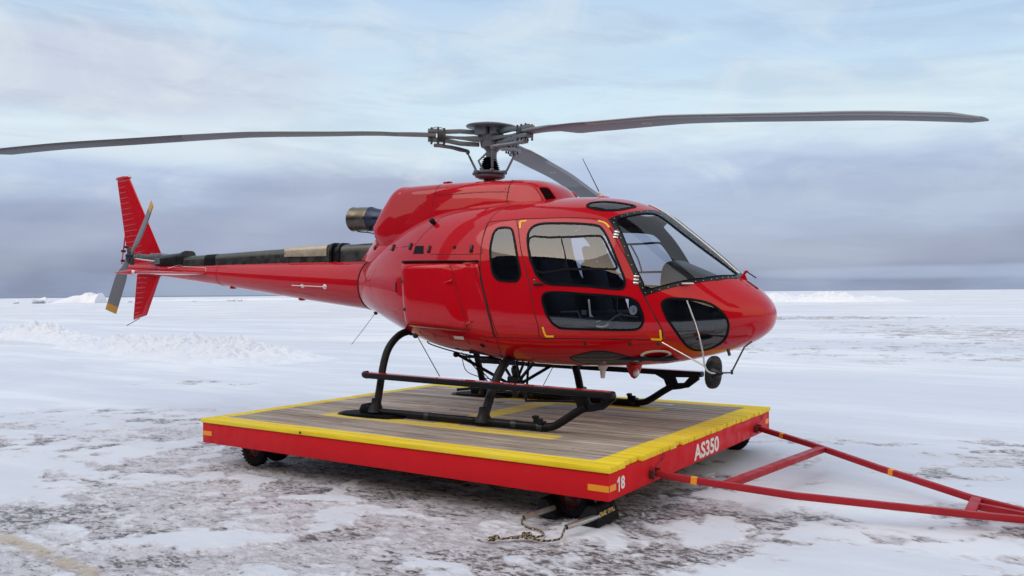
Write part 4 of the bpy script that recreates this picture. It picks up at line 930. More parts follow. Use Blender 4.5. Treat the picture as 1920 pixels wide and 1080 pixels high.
# ---- landing gear
for sd_ in (1, -1):
    Y = -1.045*sd_
    q = MB(); path = [(-0.98, Y, 0.045)]+[(x, Y, 0.045) for x in (-0.5, 0.2, 0.9, 1.25)]+spline([(1.32, Y, 0.047), (1.42, Y, 0.062), (1.52, Y, 0.115), (1.66, Y, 0.205), (1.78, Y, 0.275)], 4)
    q.tube(path, 0.039, 16); sk = q.build('skid', M['tube'], HEL)
    q = MB(); q.prism([(-1.04, 0.0), (-0.92, 0.002), (-0.88, 0.09), (-0.93, 0.14), (-1.03, 0.12), (-1.07, 0.06)], Y-0.05, Y+0.05); q.build('skid_end_fitting', M['tube'], sk, 30, bevel=0.012)
    q = MB()
    for x in (-0.12, 0.62, 0.98, 1.28): q.lathe((x-0.03, Y, 0.045), (1, 0, 0), [(0, 0.043), (0.06, 0.043)], 14)
    for x in np.arange(-0.5, 1.3, 0.12): q.box((x, Y, 0.010), (0.03, 0.05, 0.02), bev=0.005)
    q.box((0.5, Y, 0.007), (1.7, 0.035, 0.010)); q.build('wear_shoe', M['darkmetal'], sk)
    q = MB(); q.box((1.25, Y, 0.10), (0.10, 0.045, 0.05), bev=0.012); q.box((1.22, Y, 0.135), (0.05, 0.06, 0.03), bev=0.006); q.box((1.29, Y, 0.085), (0.06, 0.09, 0.03), bev=0.006); q.build('skid_clamp', M['tube'], sk)
    # saddles
    for x in (-0.86, 0.60):
        q = MB(); q.lathe((x, Y, 0.035), (0, 0.09*sd_, 1), [(0, 0.095), (0.04, 0.080), (0.09, 0.058), (0.15, 0.052), (0.155, 0.045)], 14, 0); q.box((x, Y, 0.045), (0.26, 0.088, 0.05), bev=0.02)
        for g in (-0.1, 0.1): q.lathe((x+g, Y-0.046*sd_, 0.05), (0, -sd_, 0), [(0, 0.012), (0.012, 0.012)], 8)
        q.build('skid_saddle', M['tube'], sk)
    # bear paw under the rear end
    q = MB(); ol = [(-1.36, -0.03), (-1.30, -0.15), (-1.10, -0.20), (-0.75, -0.20), (-0.55, -0.16), (-0.42, -0.06), (-0.42, 0.06), (-0.55, 0.16), (-0.75, 0.20), (-1.10, 0.20), (-1.30, 0.15), (-1.36, 0.03)]
    q.prism([(a, b+Y) for a, b in ol], 0.006, 0.014, 'z')
    for k in range(9): q.box((-0.9, Y-0.17+k*0.0425, 0.018), (0.82-abs(k-4)*0.05, 0.018, 0.014), bev=0.004)
    q.build('snow_pad', M['seal'], sk)
    # step board with red top edge, and the front bracket
    q = MB(); P0, P1 = Vector((-0.94, -1.115*sd_, 0.455)), Vector((2.10, -1.115*sd_, 0.413)); d = (P1-P0)
    m3 = Matrix.Rotation(math.atan2(-d.z, d.x), 3, 'Y'); q.box((P0+P1)/2+Vector((0, 0, -0.008)), (d.length, 0.110, 0.062), m3, bev=0.018); q.lathe(P0+Vector((0.02, 0, -0.004)), (-1, 0, 0.05), [(0, 0.045), (0.05, 0.035), (0.075, 0.012)], 12); stp = q.build('step_board', M['tube'], HEL)
    q = MB(); q.box((P0+P1)/2+Vector((0, 0, 0.0235)), (d.length-0.04, 0.088, 0.004), m3); q.build('red_step_top', M['red'], stp, 0)
    yb = -1.045*sd_; ol = [(1.53, 0.400), (2.085, 0.400), (2.08, 0.362), (1.94, 0.255), (1.86, 0.235), (1.75, 0.218), (1.69, 0.262), (1.66, 0.335)]; hole = [(1.80, 0.366), (1.965, 0.372), (1.905, 0.308), (1.825, 0.302)]
    bm = bmesh.new(); ve = [bm.verts.new((a, 0, b)) for a, b in ol]; vh = [bm.verts.new((a, 0, b)) for a, b in hole]
    eds = [bm.edges.new((ve[i], ve[(i+1) % 8])) for i in range(8)]+[bm.edges.new((vh[i], vh[(i+1) % 4])) for i in range(4)]
    r_ = bmesh.ops.triangle_fill(bm, edges=eds, use_beauty=True); bm.verts.index_update()
    T_ = [[v.index for v in f.verts] for f in bm.faces]; vv_ = [tuple(v.co) for v in bm.verts]; bm.free(); nV = len(vv_)
    T_ = [t for t in T_ if not inside(np.array([[sum(vv_[i][0] for i in t)/3, sum(vv_[i][2] for i in t)/3]]), hole)[0]]
    q = MB(); vs = [(a, yb-0.012, c_) for a, b, c_ in vv_]+[(a, yb+0.012, c_) for a, b, c_ in vv_]
    fs = [tuple(t) for t in T_]+[tuple(i+nV for i in t[::-1]) for t in T_]
    fs += [(i, (i+1) % 8, (i+1) % 8+nV, i+nV) for i in range(8)]+[(8+i, 8+(i+1) % 4, 8+(i+1) % 4+nV, 8+i+nV) for i in range(4)]
    q.add(vs, fs); q.box((2.012, -1.045*sd_, 0.310), (0.17, 0.046, 0.018), Matrix.Rotation(R(-37), 3, 'Y'), bev=0.005); q.build('step_bracket', M['tube'], stp, 30)
# cross tubes
for x, zt, yt in ((-0.86, 0.90, 0.50), (0.60, 0.60, 0.66)):
    if x < 0: half = [(x+0.02, -0.30, 0.905), (x+0.02, -0.50, 0.905), (x, -0.62, 0.875), (x-0.01, -0.74, 0.80), (x-0.02, -0.83, 0.69), (x-0.02, -0.90, 0.52), (x-0.01, -0.965, 0.30), (x, -1.03, 0.08)]
    else: half = [(x+0.06, -0.42, 0.70), (x+0.05, -0.60, 0.66), (x+0.03, -0.70, 0.60), (x+0.02, -0.80, 0.50), (x+0.01, -0.90, 0.34), (x, -0.97, 0.20), (x, -1.03, 0.08)]
    L = spline(half, 5); P = [(p.x, -p.y, p.z) for p in L[::-1]]+[tuple(p) for p in L]
    q = MB(); q.tube(P, 0.042 if x < 0 else 0.046, 16); q.build('rear_cross_tube' if x < 0 else 'front_cross_tube', M['tube'], HEL)
for sd_ in (1, -1):
    q = MB(); q.box((-0.80, -0.44*sd_, 0.90), (0.13, 0.10, 0.09), bev=0.02); q.ball((-0.74, -0.50*sd_, 0.86), 0.035, 5); q.tube([(-0.72, -0.5*sd_, 0.86), (-0.05, -0.93*sd_, 0.46)], 0.005, 6); q.build('gear_fitting', M['darkmetal'], HEL)
# cargo sling frame under the belly
q = MB(); A = {}
for i, (x, y) in enumerate(((-0.25, -0.42), (-0.25, 0.42), (0.85, -0.42), (0.85, 0.42))):
    q.tube([(x, y*0.9, 0.66), (0.30+(x-0.3)*0.05, y*0.10, 0.30)], 0.018, 8); q.ball((x, y*0.9, 0.65), 0.035, 5)
for x0, y0, x1, y1 in ((-0.15, -0.40, 0.80, -0.30), (-0.15, 0.40, 0.80, 0.30)): q.tube([(x0, y0, 0.63), (x1, y1, 0.63)], 0.014, 6)
q.tube([(-0.30, -0.30, 0.24), (0.30, 0.0, 0.30), (0.95, 0.30, 0.12)], 0.016, 8); q.tube([(0.95, 0.3, 0.12), (0.62, -0.28, 0.17), (0.30, 0.0, 0.62)], 0.014, 8)
q.tube([(0.62, -0.28, 0.17), (0.55, -0.1, 0.60)], 0.014, 8); q.tube([(0.25, 0.35, 0.63), (0.30, 0, 0.3)], 0.016, 8); q.tube([(0.0, -0.35, 0.34), (0.95, 0.30, 0.12)], 0.010, 6)
SLF = q.build('sling_frame', M['tube'], HEL)
q = MB(); q.box((0.30, 0, 0.33), (0.16, 0.11, 0.14), bev=0.02); q.box((0.30, 0, 0.22), (0.07, 0.05, 0.12), bev=0.015); q.lathe((0.3, 0, 0.40), (0, 0, 1), [(0, 0.03), (0.05, 0.045), (0.09, 0.045), (0.12, 0.02)], 12); q.build('cargo_hook', M['darkmetal'], SLF); q = MB(); q.box((0.06, -0.02, 0.25), (0.20, 0.16, 0.09), bev=0.03); q.build('load_cell', M['darkmetal'], SLF)
q = MB(); q.tube(spline([(0.25, -0.05, 0.62), (0.40, -0.18, 0.50), (0.50, -0.16, 0.36), (0.38, -0.03, 0.34)], 5), 0.005, 5); q.tube(spline([(-0.3, -0.2, 0.66), (-0.15, -0.3, 0.45), (0.1, -0.1, 0.35)], 5), 0.005, 5); q.tube(spline([(0.32, 0.0, 0.30), (0.45, -0.06, 0.33), (0.5, -0.10, 0.26), (0.4, -0.05, 0.22)], 5), 0.006, 5); q.build('hook_cable', M['seal'], SLF)
q = MB(); q.tube(spline([(-0.50, -0.36, 0.79), (-0.62, -0.40, 0.80), (-0.60, -0.42, 0.765), (-0.35, -0.40, 0.70), (0.0, -0.40, 0.645), (0.55, -0.42, 0.60)], 5), 0.008, 6)
q.tube([(-0.1, -0.40, 0.655), (0.22, -0.34, 0.36)], 0.006, 5); q.tube([(-0.13, -0.40, 0.655), (0.16, -0.34, 0.36)], 0.006, 5); q.tube([(1.05, -0.40, 0.585), (0.88, -0.40, 0.30)], 0.004, 5); q.build('belly_cable', M['tube'], HEL)
# belly light, landing light, aerials
q = MB(); q.lathe((1.60, -0.36, 0.60), (0, 0, -1), [(0, 0.05), (0.03, 0.045), (0.05, 0.03), (0.13, 0.022)], 14); q.build('belly_post', M['white'], HEL)
q = MB(); q.lathe((1.92, -0.30, 0.62), (0, 0.0, -1), [(0, 0.085), (0.03, 0.075), (0.09, 0.055), (0.13, 0.03), (0.145, 0.006)], 20); q.build('strobe_fairing', M['red'], HEL)
q = MB(); q.ball((1.955, -0.335, 0.545), 0.045, 8, sc=(0.8, 0.6, 1.1)); q.build('strobe_lens', M['lens'], HEL)
q = MB(); q.lathe((1.40, 0.05, 2.335), (0, 0, 1), [(0, 0.10), (0.018, 0.08), (0.03, 0.035)], 20); an = q.build('roof_aerial_base', M['red'], HEL)
q = MB(); q.lathe((1.39, 0.05, 2.36), (-0.5, 0, 1), [(0, 0.028), (0.03, 0.018), (0.065, 0.008)], 12); q.build('aerial_foot', M['cream'], an)
MB().tube([(1.37, 0.05, 2.40), (1.165, 0.05, 2.79)], [0.006, 0.0035], 6).build('roof_whip_aerial', M['black'], an)
# mirror on the chin with its polished struts
mc = Vector((2.83, -0.55, 0.600))
q = MB(); q.ball((0, 0, 0), 1, 10); vs = []
m3 = Matrix.Rotation(R(-42), 3, 'Z') @ Matrix.Rotation(R(8), 3, 'Y')
for v in q.v: 
    p = Vector(v); p = Vector((p.x*0.045, math.copysign(abs(p.y)**0.8, p.y)*0.085, math.copysign(abs(p.z)**0.75, p.z)*0.155)); p = m3 @ p; vs.append(tuple(mc+p))
q.v = vs; MR = q.build('mirror', M['black'], HEL, 60)
q = MB(); q.lathe(mc+Vector((0.02, -0.02, 0.0)), (0.75, -0.35, 0), [(0, 0.06), (0.03, 0.05), (0.06, 0.025), (0.09, 0.015)], 14); q.build('mirror_mount', M['black'], MR)
q = MB(); q.tube(spline([(2.53, -0.565, 1.405), (2.72, -0.68, 1.02), (2.78, -0.69, 0.80), (2.795, -0.67, 0.66), (2.83, -0.64, 0.605), (2.90, -0.60, 0.60)], 4), 0.0085, 8); q.tube([(2.39, -0.69, 0.87), (2.60, -0.69, 0.765), (2.80, -0.67, 0.66)], 0.0075, 8)
q.build('mirror_strut', M['steel'], MR)
c, nrm = hp(*FEAT['wiper_axle'][0], 0.012, 1); q = MB(); q.box(c, (0.13, 0.03, 0.016), Matrix.Rotation(R(52), 3, 'Z'), bev=0.005); q.build('strut_foot', M['steel'], MR)
q = MB(); q.tube([(2.92, -0.57, 0.60), (2.98, -0.50, 0.60), (3.03, -0.28, 0.82), (3.08, -0.22, 0.87)], 0.008, 8); q.lathe((2.985, -0.50, 0.605), (0, 0, -1), [(-0.02, 0.012), (0.02, 0.012)], 8); q.tube([(2.88, -0.30, 0.80), (2.90, -0.31, 0.74)], 0.015, 8); q.build('mirror_brace', M['darkmetal'], MR)
# free-air thermometer and wire cutter on the nose
c, nrm = hp(*FEAT['nose_fairing'][0], 0.0, 1)
q = MB(); q.prism([(2.90, 1.45), (2.985, 1.40), (2.975, 1.45), (2.955, 1.50), (2.99, 1.535), (2.955, 1.54), (2.93, 1.50)], -0.012, 0.012); wc = q.build('nose_cutter', M['red'], HEL, 30, bevel=0.003)
MB().tube([(2.97, 0, 1.525), (3.06, 0.0, 1.465)], 0.006, 6).build('cutter_blade', M['darkmetal'], wc)
q = MB(); q.box((3.03, -0.02, 1.400), (0.13, 0.05, 0.012), Matrix.Rotation(R(36), 3, 'Y'), bev=0.004); q.build('nose_grille', M['rim'], wc)

# ---- cabin interior
def cs_x(x): return float(np.interp(-x, -HT[:, 0], HS))
q = MB(); q.box((1.25, 0, 0.70), (2.3, 1.20, 0.03)); q.build('cabin_floor', M['inner'], HEL, 0)
q = MB(); sb_ = cs_x(0.10); pts_ = [hull(np.array(sb_), np.array(t)) for t in np.linspace(-HALF, HALF, 40)]; pl_ = [(float(p[1])*0.94, 1.3+(float(p[2])-1.3)*0.94) for p in pts_]+[(-float(p[1])*0.94, 1.3+(float(p[2])-1.3)*0.94) for p in pts_[::-1][1:-1]]
q.prism(pl_, 0.06, 0.11, 'x'); q.build('rear_bulkhead', M['inner'], HEL, 30)
def seat(x, y, w_, nm):
    q = MB(); q.box((x+0.05, y, 1.02), (0.46, w_, 0.12), Matrix.Rotation(R(-6), 3, 'Y'), bev=0.04); q.prism([(x-0.2, 0.72), (x+0.25, 0.72), (x+0.2, 0.98), (x-0.15, 0.98)], y-w_*0.38, y+w_*0.38)
    o = q.build(nm, M['seat'], HEL, 50)
    q = MB(); q.box((x-0.24, y, 1.36), (0.12, w_*0.95, 0.66), Matrix.Rotation(R(-12), 3, 'Y'), bev=0.045); q.build('backrest', M['seat'], o, 50)
    q = MB(); q.box((x-0.34, y, 1.77), (0.08, w_*0.5, 0.18), Matrix.Rotation(R(-12), 3, 'Y'), bev=0.03); q.build('headrest', M['seat'], o, 50)
for y in (-0.43, 0.43): seat(1.38, y, 0.46, 'pilot_seat')
seat(0.50, 0.0, 1.30, 'rear_bench')
q = MB(); q.box((1.45, 0.0, 0.93), (1.3, 0.22, 0.44), bev=0.03); q.box((2.13, 0.0, 1.04), (0.72, 0.26, 0.66), bev=0.03); q.box((2.72, 0.0, 0.98), (0.42, 0.30, 0.36), bev=0.05); q.prism([(0.95, 0.72), (1.12, 0.72), (0.98, 1.5), (0.86, 1.5)], -0.62, 0.62); q.build('centre_pedestal', M['panel'], HEL)
q = MB(); q.box((2.52, 0.06, 1.06), (0.34, 0.44, 0.62), Matrix.Rotation(R(-12), 3, 'Y'), bev=0.03); cb2 = q.build('instrument_console', M['panel'], HEL)
q = MB(); vs = []; n = 18
for i, (x, sc) in enumerate(((2.18, 0.55), (2.21, 0.92), (2.26, 1.0), (2.45, 0.98), (2.62, 0.90), (2.74, 0.80))):
    zt_ = 1.655-(max(0, x-2.26))*0.42
    for k in range(n+1): t = math.pi*k/n; vs.append((x, 0.06-0.40*sc*math.copysign(abs(math.cos(t))**0.6, math.cos(t)), 1.30+(zt_-1.30)*(0.75+0.25*sc)*abs(math.sin(t))**0.6))
q.add(vs, [(i*(n+1)+k, i*(n+1)+k+1, (i+1)*(n+1)+k+1, (i+1)*(n+1)+k) for i in range(5) for k in range(n)]+[tuple(range(n+1))]); q.build('glare_shield', M['panel'], HEL, 50)
for y in (-0.43, 0.43):
    q = MB(); q.tube(spline([(1.95, y, 0.74), (1.90, y, 1.0), (1.80, y*0.98, 1.12), (1.78, y*0.95, 1.30)], 5), 0.012, 8); q.ball((1.78, y*0.95, 1.32), 0.03, 6, sc=(1, 1, 1.7)); q.build('control_stick', M['black'], HEL)
    q = MB()
    for g in (-0.09, 0.09): q.tube([(2.30, y+g, 0.74), (2.38, y+g, 0.90)], 0.009, 6); q.box((2.39, y+g, 0.92), (0.03, 0.08, 0.07), bev=0.01)
    q.build('rudder_pedal', M['steel'], HEL)
# pale seat hinge arm, lever and round vent seen through the lower door window
q = MB(); q.tube(spline([(1.575, -0.60, 1.27), (1.585, -0.60, 1.17), (1.60, -0.60, 1.07), (1.645, -0.60, 1.01), (1.74, -0.60, 1.00), (1.79, -0.60, 1.03)], 5), [0.010]*26, 8); q.tube([(1.585, -0.60, 1.13), (1.66, -0.60, 1.05), (1.70, -0.60, 1.06)], 0.006, 6); q.build('seat_hinge_arm', M['cream'], HEL)
q = MB(); q.tube([(1.77, -0.60, 1.03), (1.85, -0.60, 1.09), (1.93, -0.60, 1.13)], 0.010, 8); q.tube([(1.93, -0.60, 1.12), (2.10, -0.60, 1.10)], 0.006, 6); q.build('collective_lever', M['hubgrey'], HEL)
q = MB(); q.lathe((2.06, -0.60, 1.165), (-0.2, -1, 0), [(0, 0.02), (0, 0.045), (0.012, 0.045), (0.014, 0.028), (0.008, 0.014), (0.02, 0.01)], 18); q.build('air_vent_ring', M['white'], HEL)
q = MB(); q.tube([(1.20, -0.60, 1.14), (1.45, -0.60, 1.15), (1.50, -0.60, 1.05)], 0.008, 6); q.box((1.52, -0.60, 1.14), (0.05, 0.02, 0.05), bev=0.005); q.build('seat_rail', M['hubgrey'], HEL)

# ================================================================ DOLLY
DC_ = Vector((0.1394, -0.1963, 0)); HX, HY = 2.493, 2.009
DOL = empty('landing_dolly', DC_, -0.0095)
tag(DOL, 'flat red steel landing trailer with weathered plank deck, yellow painted edge and long tow bar', 'trailer')
cx_, cy_ = DC_.x, DC_.y
# planks
wm = bpy.data.materials.new('weathered_planks'); wm.use_nodes = True; t = NT(wm.node_tree); b = t.n['Principled BSDF']
o = t.new('ShaderNodeTexCoord').outputs['Object']; at_ = t.new('ShaderNodeAttribute', attribute_name='plank').outputs['Fac']
mp = t.new('ShaderNodeMapping'); t.l.new(o, mp.inputs[0]); mp.inputs['Scale'].default_value = (0.5, 7.5, 5)
off_ = t.comb(t.math('MULTIPLY', at_, 37.0), t.math('MULTIPLY', at_, 91.0), 0.0); gv = t.vmath('ADD', mp.outputs[0], off_)
g1 = t.noise(gv, 2.2, 7, 0.65, 0.6); mp2 = t.new('ShaderNodeMapping'); t.l.new(o, mp2.inputs[0]); mp2.inputs['Scale'].default_value = (1.6, 3.2, 1)
g2 = t.noise(t.vmath('ADD', mp2.outputs[0], off_), 1.3, 5, 0.6); g3 = t.noise(o, 0.9, 4, 0.6)
wood = t.ramp(g1, [(0.28, srgb(92, 82, 76)), (0.42, srgb(156, 146, 137)), (0.54, srgb(194, 184, 174)), (0.72, srgb(222, 214, 205))])
wood = t.mix(1.0, wood, t.ramp(t.math('FRACT', t.math('MULTIPLY', at_, 7.3)), [(0.0, (0.70, 0.68, 0.66)), (0.35, (0.86, 0.85, 0.83)), (0.7, (1.0, 1.0, 1.0)), (1.0, (1.12, 1.12, 1.13))]), 'MULTIPLY')
wood = t.mix(t.math('MULTIPLY', t.maprange(g2, 0.35, 0.7), 0.3), wood, srgb(150, 132, 112)); wood = t.mix(t.maprange(at_, 0.3, 1.0, 0.0, 0.45, False), wood, srgb(112, 94, 80))
wood = t.mix(t.maprange(g3, 0.5, 0.72, 0, 0.35), wood, srgb(118, 106, 98))
sp = t.noise(o, 26, 3, 0.6); wood = t.mix(t.math('MULTIPLY', t.maprange(sp, 0.71, 0.75), 0.8), wood, srgb(214, 210, 204)); sp2 = t.noise(t.vmath('ADD', o, (7.0, 3.0, 0.0)), 17, 3, 0.5); wood = t.mix(t.maprange(sp2, 0.73, 0.76, 0, 0.8), wood, srgb(50, 44, 40))
s3 = t.new('ShaderNodeSeparateXYZ'); t.l.new(o, s3.inputs[0]); X, Y_ = s3.outputs[0], s3.outputs[1]
wob = t.math('MULTIPLY', t.math('SUBTRACT', t.noise(o, 3.0, 3), 0.5), 0.05)
def inrect(x0, x1, y0, y1, s=0.004, w=None):
    Xw = t.math('ADD', X, w) if w is not None else X; Yw = t.math('ADD', Y_, w) if w is not None else Y_
    a = t.math('MULTIPLY', t.maprange(Xw, x0-s, x0+s), t.maprange(Xw, x1-s, x1+s, 1, 0)); b2 = t.math('MULTIPLY', t.maprange(Yw, y0-s, y0+s), t.maprange(Yw, y1-s, y1+s, 1, 0))
    return t.math('MULTIPLY', a, b2)
inner = inrect(-HX+0.17, HX-0.235, -HY+0.20, HY-0.20, 0.004, t.math('MULTIPLY', wob, 0.5)); border = t.math('SUBTRACT', 1.0, inner)
def rr4(x0, x1, y0, y1, s=0.004, w=None): return inrect(x0-cx_, x1-cx_, y0-cy_, y1-cy_, s, w)
marks = rr4(-0.75, 1.60, -1.36, -1.15, 0.01, wob)
for q_ in ((-1.42, -0.75, -1.34, -1.02, 0.05, t.math('MULTIPLY', wob, 3.0)), (0.05, 0.34, -1.15, 0.85), (-1.25, 1.66, 0.83, 1.08, 0.01, wob)): marks = t.math('MAXIMUM', marks, rr4(*q_))
worn = t.maprange(t.math('ADD', t.math('MULTIPLY', g1, 0.6), t.math('MULTIPLY', g2, 0.5)), 0.40, 0.66, 0.95, 0.55)
marks = t.math('MULTIPLY', marks, worn)
bw = t.maprange(t.math('ADD', t.math('MULTIPLY', g1, 0.7), t.math('MULTIPLY', g3, 0.4)), 0.62, 0.84, 1.0, 0.35)
pm = t.math('MAXIMUM', marks, t.math('MULTIPLY', border, bw))
yel = t.mix(t.maprange(g1, 0.3, 0.7), srgb(222, 192, 12), srgb(246, 222, 40)); yel = t.mix(t.maprange(g2, 0.45, 0.7, 0, 0.3), yel, srgb(225, 205, 110))
t.l.new(t.mix(pm, wood, yel), b.inputs['Base Color']); b.inputs['Roughness'].default_value = 0.75
bp = t.new('ShaderNodeBump'); bp.inputs['Strength'].default_value = 0.5; bp.inputs['Distance'].default_value = 0.006; t.l.new(g1, bp.inputs['Height']); t.l.new(bp.outputs[0], b.inputs['Normal'])
NP = 28; pwid = 2*HY/NP; me_v, me_f, pv = [], [], []
bm = bmesh.new()
rnd = random.Random(5)
dk = MB(); pl_id = []
for k in range(NP):
    y0 = -HY+k*pwid+0.006; y1 = -HY+(k+1)*pwid-0.006-rnd.random()*0.008
    if k == NP-1: y1 = HY
    if k == 0: y0 = -HY
    xa, xb = -HX-rnd.random()*0.012, HX+rnd.uniform(-0.006, 0.008)-(0.03 if k in (2, 3, 9, 24) and rnd.random() < 0.8 else 0)
    cuts = [xa]+([rnd.uniform(-1.6, 1.6)] if k % 3 != 0 and k > 1 else [])+[xb]
    for i in range(len(cuts)-1):
        c0, c1 = cuts[i]+(0.002 if i else 0), cuts[i+1]-(0.002 if i < len(cuts)-2 else 0); dz = rnd.uniform(-0.0025, 0.0); n0 = len(dk.v)
        dk.box((cx_+(c0+c1)/2, cy_+(y0+y1)/2, -0.022+dz), (c1-c0, y1-y0, 0.044), bev=0.0022)
        pl_id += [rnd.random()]*(len(dk.v)-n0)
deck = dk.build('deck', wm, DOL, 30)
at = deck.data.attributes.new('plank', 'FLOAT', 'POINT'); at.data.foreach_set('value', pl_id)
# frame: channel beams
fr = MB(); ft, fb2 = -0.048, -0.262; fh = ft-fb2; fz = (ft+fb2)/2
for s_ in (-1, 1):
    fr.box((cx_, cy_+s_*(HY-0.022), fz), (2*HX-0.02, 0.016, fh), bev=0.002)
    fr.box((cx_, cy_+s_*(HY-0.052), fb2+0.008), (2*HX-0.03, 0.055, 0.010)); fr.box((cx_, cy_+s_*(HY-0.052), ft-0.006), (2*HX-0.03, 0.055, 0.010))
for s_ in (-1, 1):
    fr.box((cx_+s_*(HX-0.022), cy_, fz), (0.016, 2*HY-0.064, fh), bev=0.002)
FRM = fr.build('frame', M['red_matt'], DOL, 30)
q = MB()
for k in range(9): q.box((cx_-HX+0.30+k*(2*HX-0.6)/8, cy_, -0.11), (0.06, 2*HY-0.12, 0.11))
for y in (-1.2, 0, 1.2): q.box((cx_, cy_+y, -0.215), (2*HX-0.12, 0.08, 0.09))
q.build('cross_beams', M['panel'], FRM, 0)  # beams coloured black so the shade under the deck looks deeper
# reflectors, one per corner face
def refl(c, d): MB().box(c, d).build('reflector', M['orange'], DOL, 0)
yf = cy_-HY+0.0135-0.0012; xf_ = cx_+HX-0.0135+0.0012
refl((cx_+HX-0.013-0.09, yf, -0.168), (0.18, 0.0024, 0.048)); refl((xf_, cy_-HY+0.013+0.06, -0.168), (0.0024, 0.125, 0.048))
refl((cx_-HX+0.013+0.075, yf, -0.158), (0.15, 0.0024, 0.048)); refl((xf_, cy_+HY-0.013-0.07, -0.155), (0.0024, 0.12, 0.055))
q = MB(); q.lathe((cx_-0.78-0.14, cy_-HY-0.004, -0.022), (0, -1, 0), [(0, 0.012), (0.006, 0.012), (0.007, 0.006)], 12); q.build('deck_bolt', M['darkmetal'], DOL)
# lettering
def lettering(txt, size, loc, sx, nm, bold=0.0):
    cu = bpy.data.curves.new(nm, 'FONT'); cu.body = txt; cu.size = size; cu.extrude = 0.0008; cu.offset = bold; cu.align_x = 'LEFT'; cu.space_character = 1.02
    ob = bpy.data.objects.new('tmp_text', cu); C.objects.link(ob); bpy.context.view_layer.update()
    me = bpy.data.meshes.new_from_object(ob.evaluated_get(bpy.context.evaluated_depsgraph_get())); bpy.data.objects.remove(ob)
    w_ = max(v.co.x for v in me.vertices)-min(v.co.x for v in me.vertices); x0 = min(v.co.x for v in me.vertices)
    h_ = max(v.co.y for v in me.vertices)-min(v.co.y for v in me.vertices); yb_ = min(v.co.y for v in me.vertices)
    for v in me.vertices:
        a, b2, c2 = (v.co.x-x0)/w_*sx[0], (v.co.y-yb_)/h_*sx[1], v.co.z
        v.co = Vector((loc[0]+c2, loc[1]+a, loc[2]+b2+DZ))-ROOTLOC[DOL.name]
    me.name = nm; o = link(nm, me, [M['white']], DOL); return o
lettering('AS350', 0.2, (xf_+0.0006, -0.475, -0.243), (0.645, 0.150), 'painted_lettering', 0.006)
nb = lettering('8', 0.2, (xf_+0.0006, -1.985, -0.206), (0.066, 0.102), 'painted_number', 0.006)
q = MB(); q.prism([(-2.012+dy, -0.206+dz) for dy, dz in ((-0.014, -0.012), (0.004, -0.010), (0.006, 0.104), (-0.008, 0.104), (-0.040, 0.074), (-0.034, 0.060), (-0.012, 0.074))], xf_-0.0004, xf_+0.0014, 'x'); q.build('painted_number', M['white'], DOL, 0)
# wheels
WR = 0.175
def wheel(x, y, steer=0.0, twin=False):
    z0 = -DZ+WR; m3 = Matrix.Rotation(steer, 3, 'Z'); ax = m3 @ Vector((0, 1, 0))
    for g in ((-0.15, 0.15) if twin else (0.0,)):
        c_ = Vector((x, y, z0))+ax*g
        q = MB(); q.lathe(c_-ax*0.05, ax, [(0.0, 0.10), (0.0, 0.145), (0.010, 0.165), (0.022, 0.174), (0.078, 0.174), (0.090, 0.165), (0.10, 0.145), (0.10, 0.10)], 40, caps=False)
        N_ = Vector((0, 0, 1)); B_ = ax.cross(N_)
        for k in range(28):
            a = 2*math.pi*k/28; d = N_*math.cos(a)+B_*math.sin(a); 
            mm = Matrix((ax, d.cross(ax), d)).transposed()
            for e_, sk_ in ((-0.024, 0.25), (0.024, -0.25)): q.box(c_+ax*e_+d*0.1745, (0.04, 0.018, 0.008), mm @ Matrix.Rotation(sk_, 3, 'Z'))
        w_ = q.build('wheel', M['rubber'], DOL, 40)
        q = MB(); q.lathe(c_-ax*0.045, ax, [(0.0, 0.02), (0.0, 0.04), (0.015, 0.05), (0.025, 0.085), (0.005, 0.10), (0.005, 0.108), (0.085, 0.108), (0.085, 0.10), (0.065, 0.085), (0.075, 0.05), (0.09, 0.04), (0.09, 0.02)], 24)
        for k in range(5): a = 2*math.pi*k/5; q.lathe(c_-ax*0.04+(N_*math.cos(a)+B_*math.sin(a))*0.065, -ax, [(0, 0.009), (0.008, 0.009)], 6)
        q.build('rim', M['rim'], w_)
    q = MB(); q.box((x, y, -0.29), (0.16, 0.12, 0.06), bev=0.01)
    if not twin:
        for g in (-0.075, 0.075): q.prism([(x-0.05, -0.29), (x+0.05, -0.29), (x+0.025, z0-0.03), (x-0.025, z0-0.03)], y+g-0.007, y+g+0.007)
    q.tube([Vector((x, y, z0))-ax*0.19*(1.1 if twin else .5), Vector((x, y, z0))+ax*0.19*(1.1 if twin else .5)], 0.02, 8); q.build('axle_bracket', M['rim'], DOL, 30)
wheel(-1.81, -1.77, 0.05, True); wheel(-1.81, 1.35, 0.0, True); wheel(2.16, -1.93, 0.0); wheel(2.27, 1.62, 0.15)
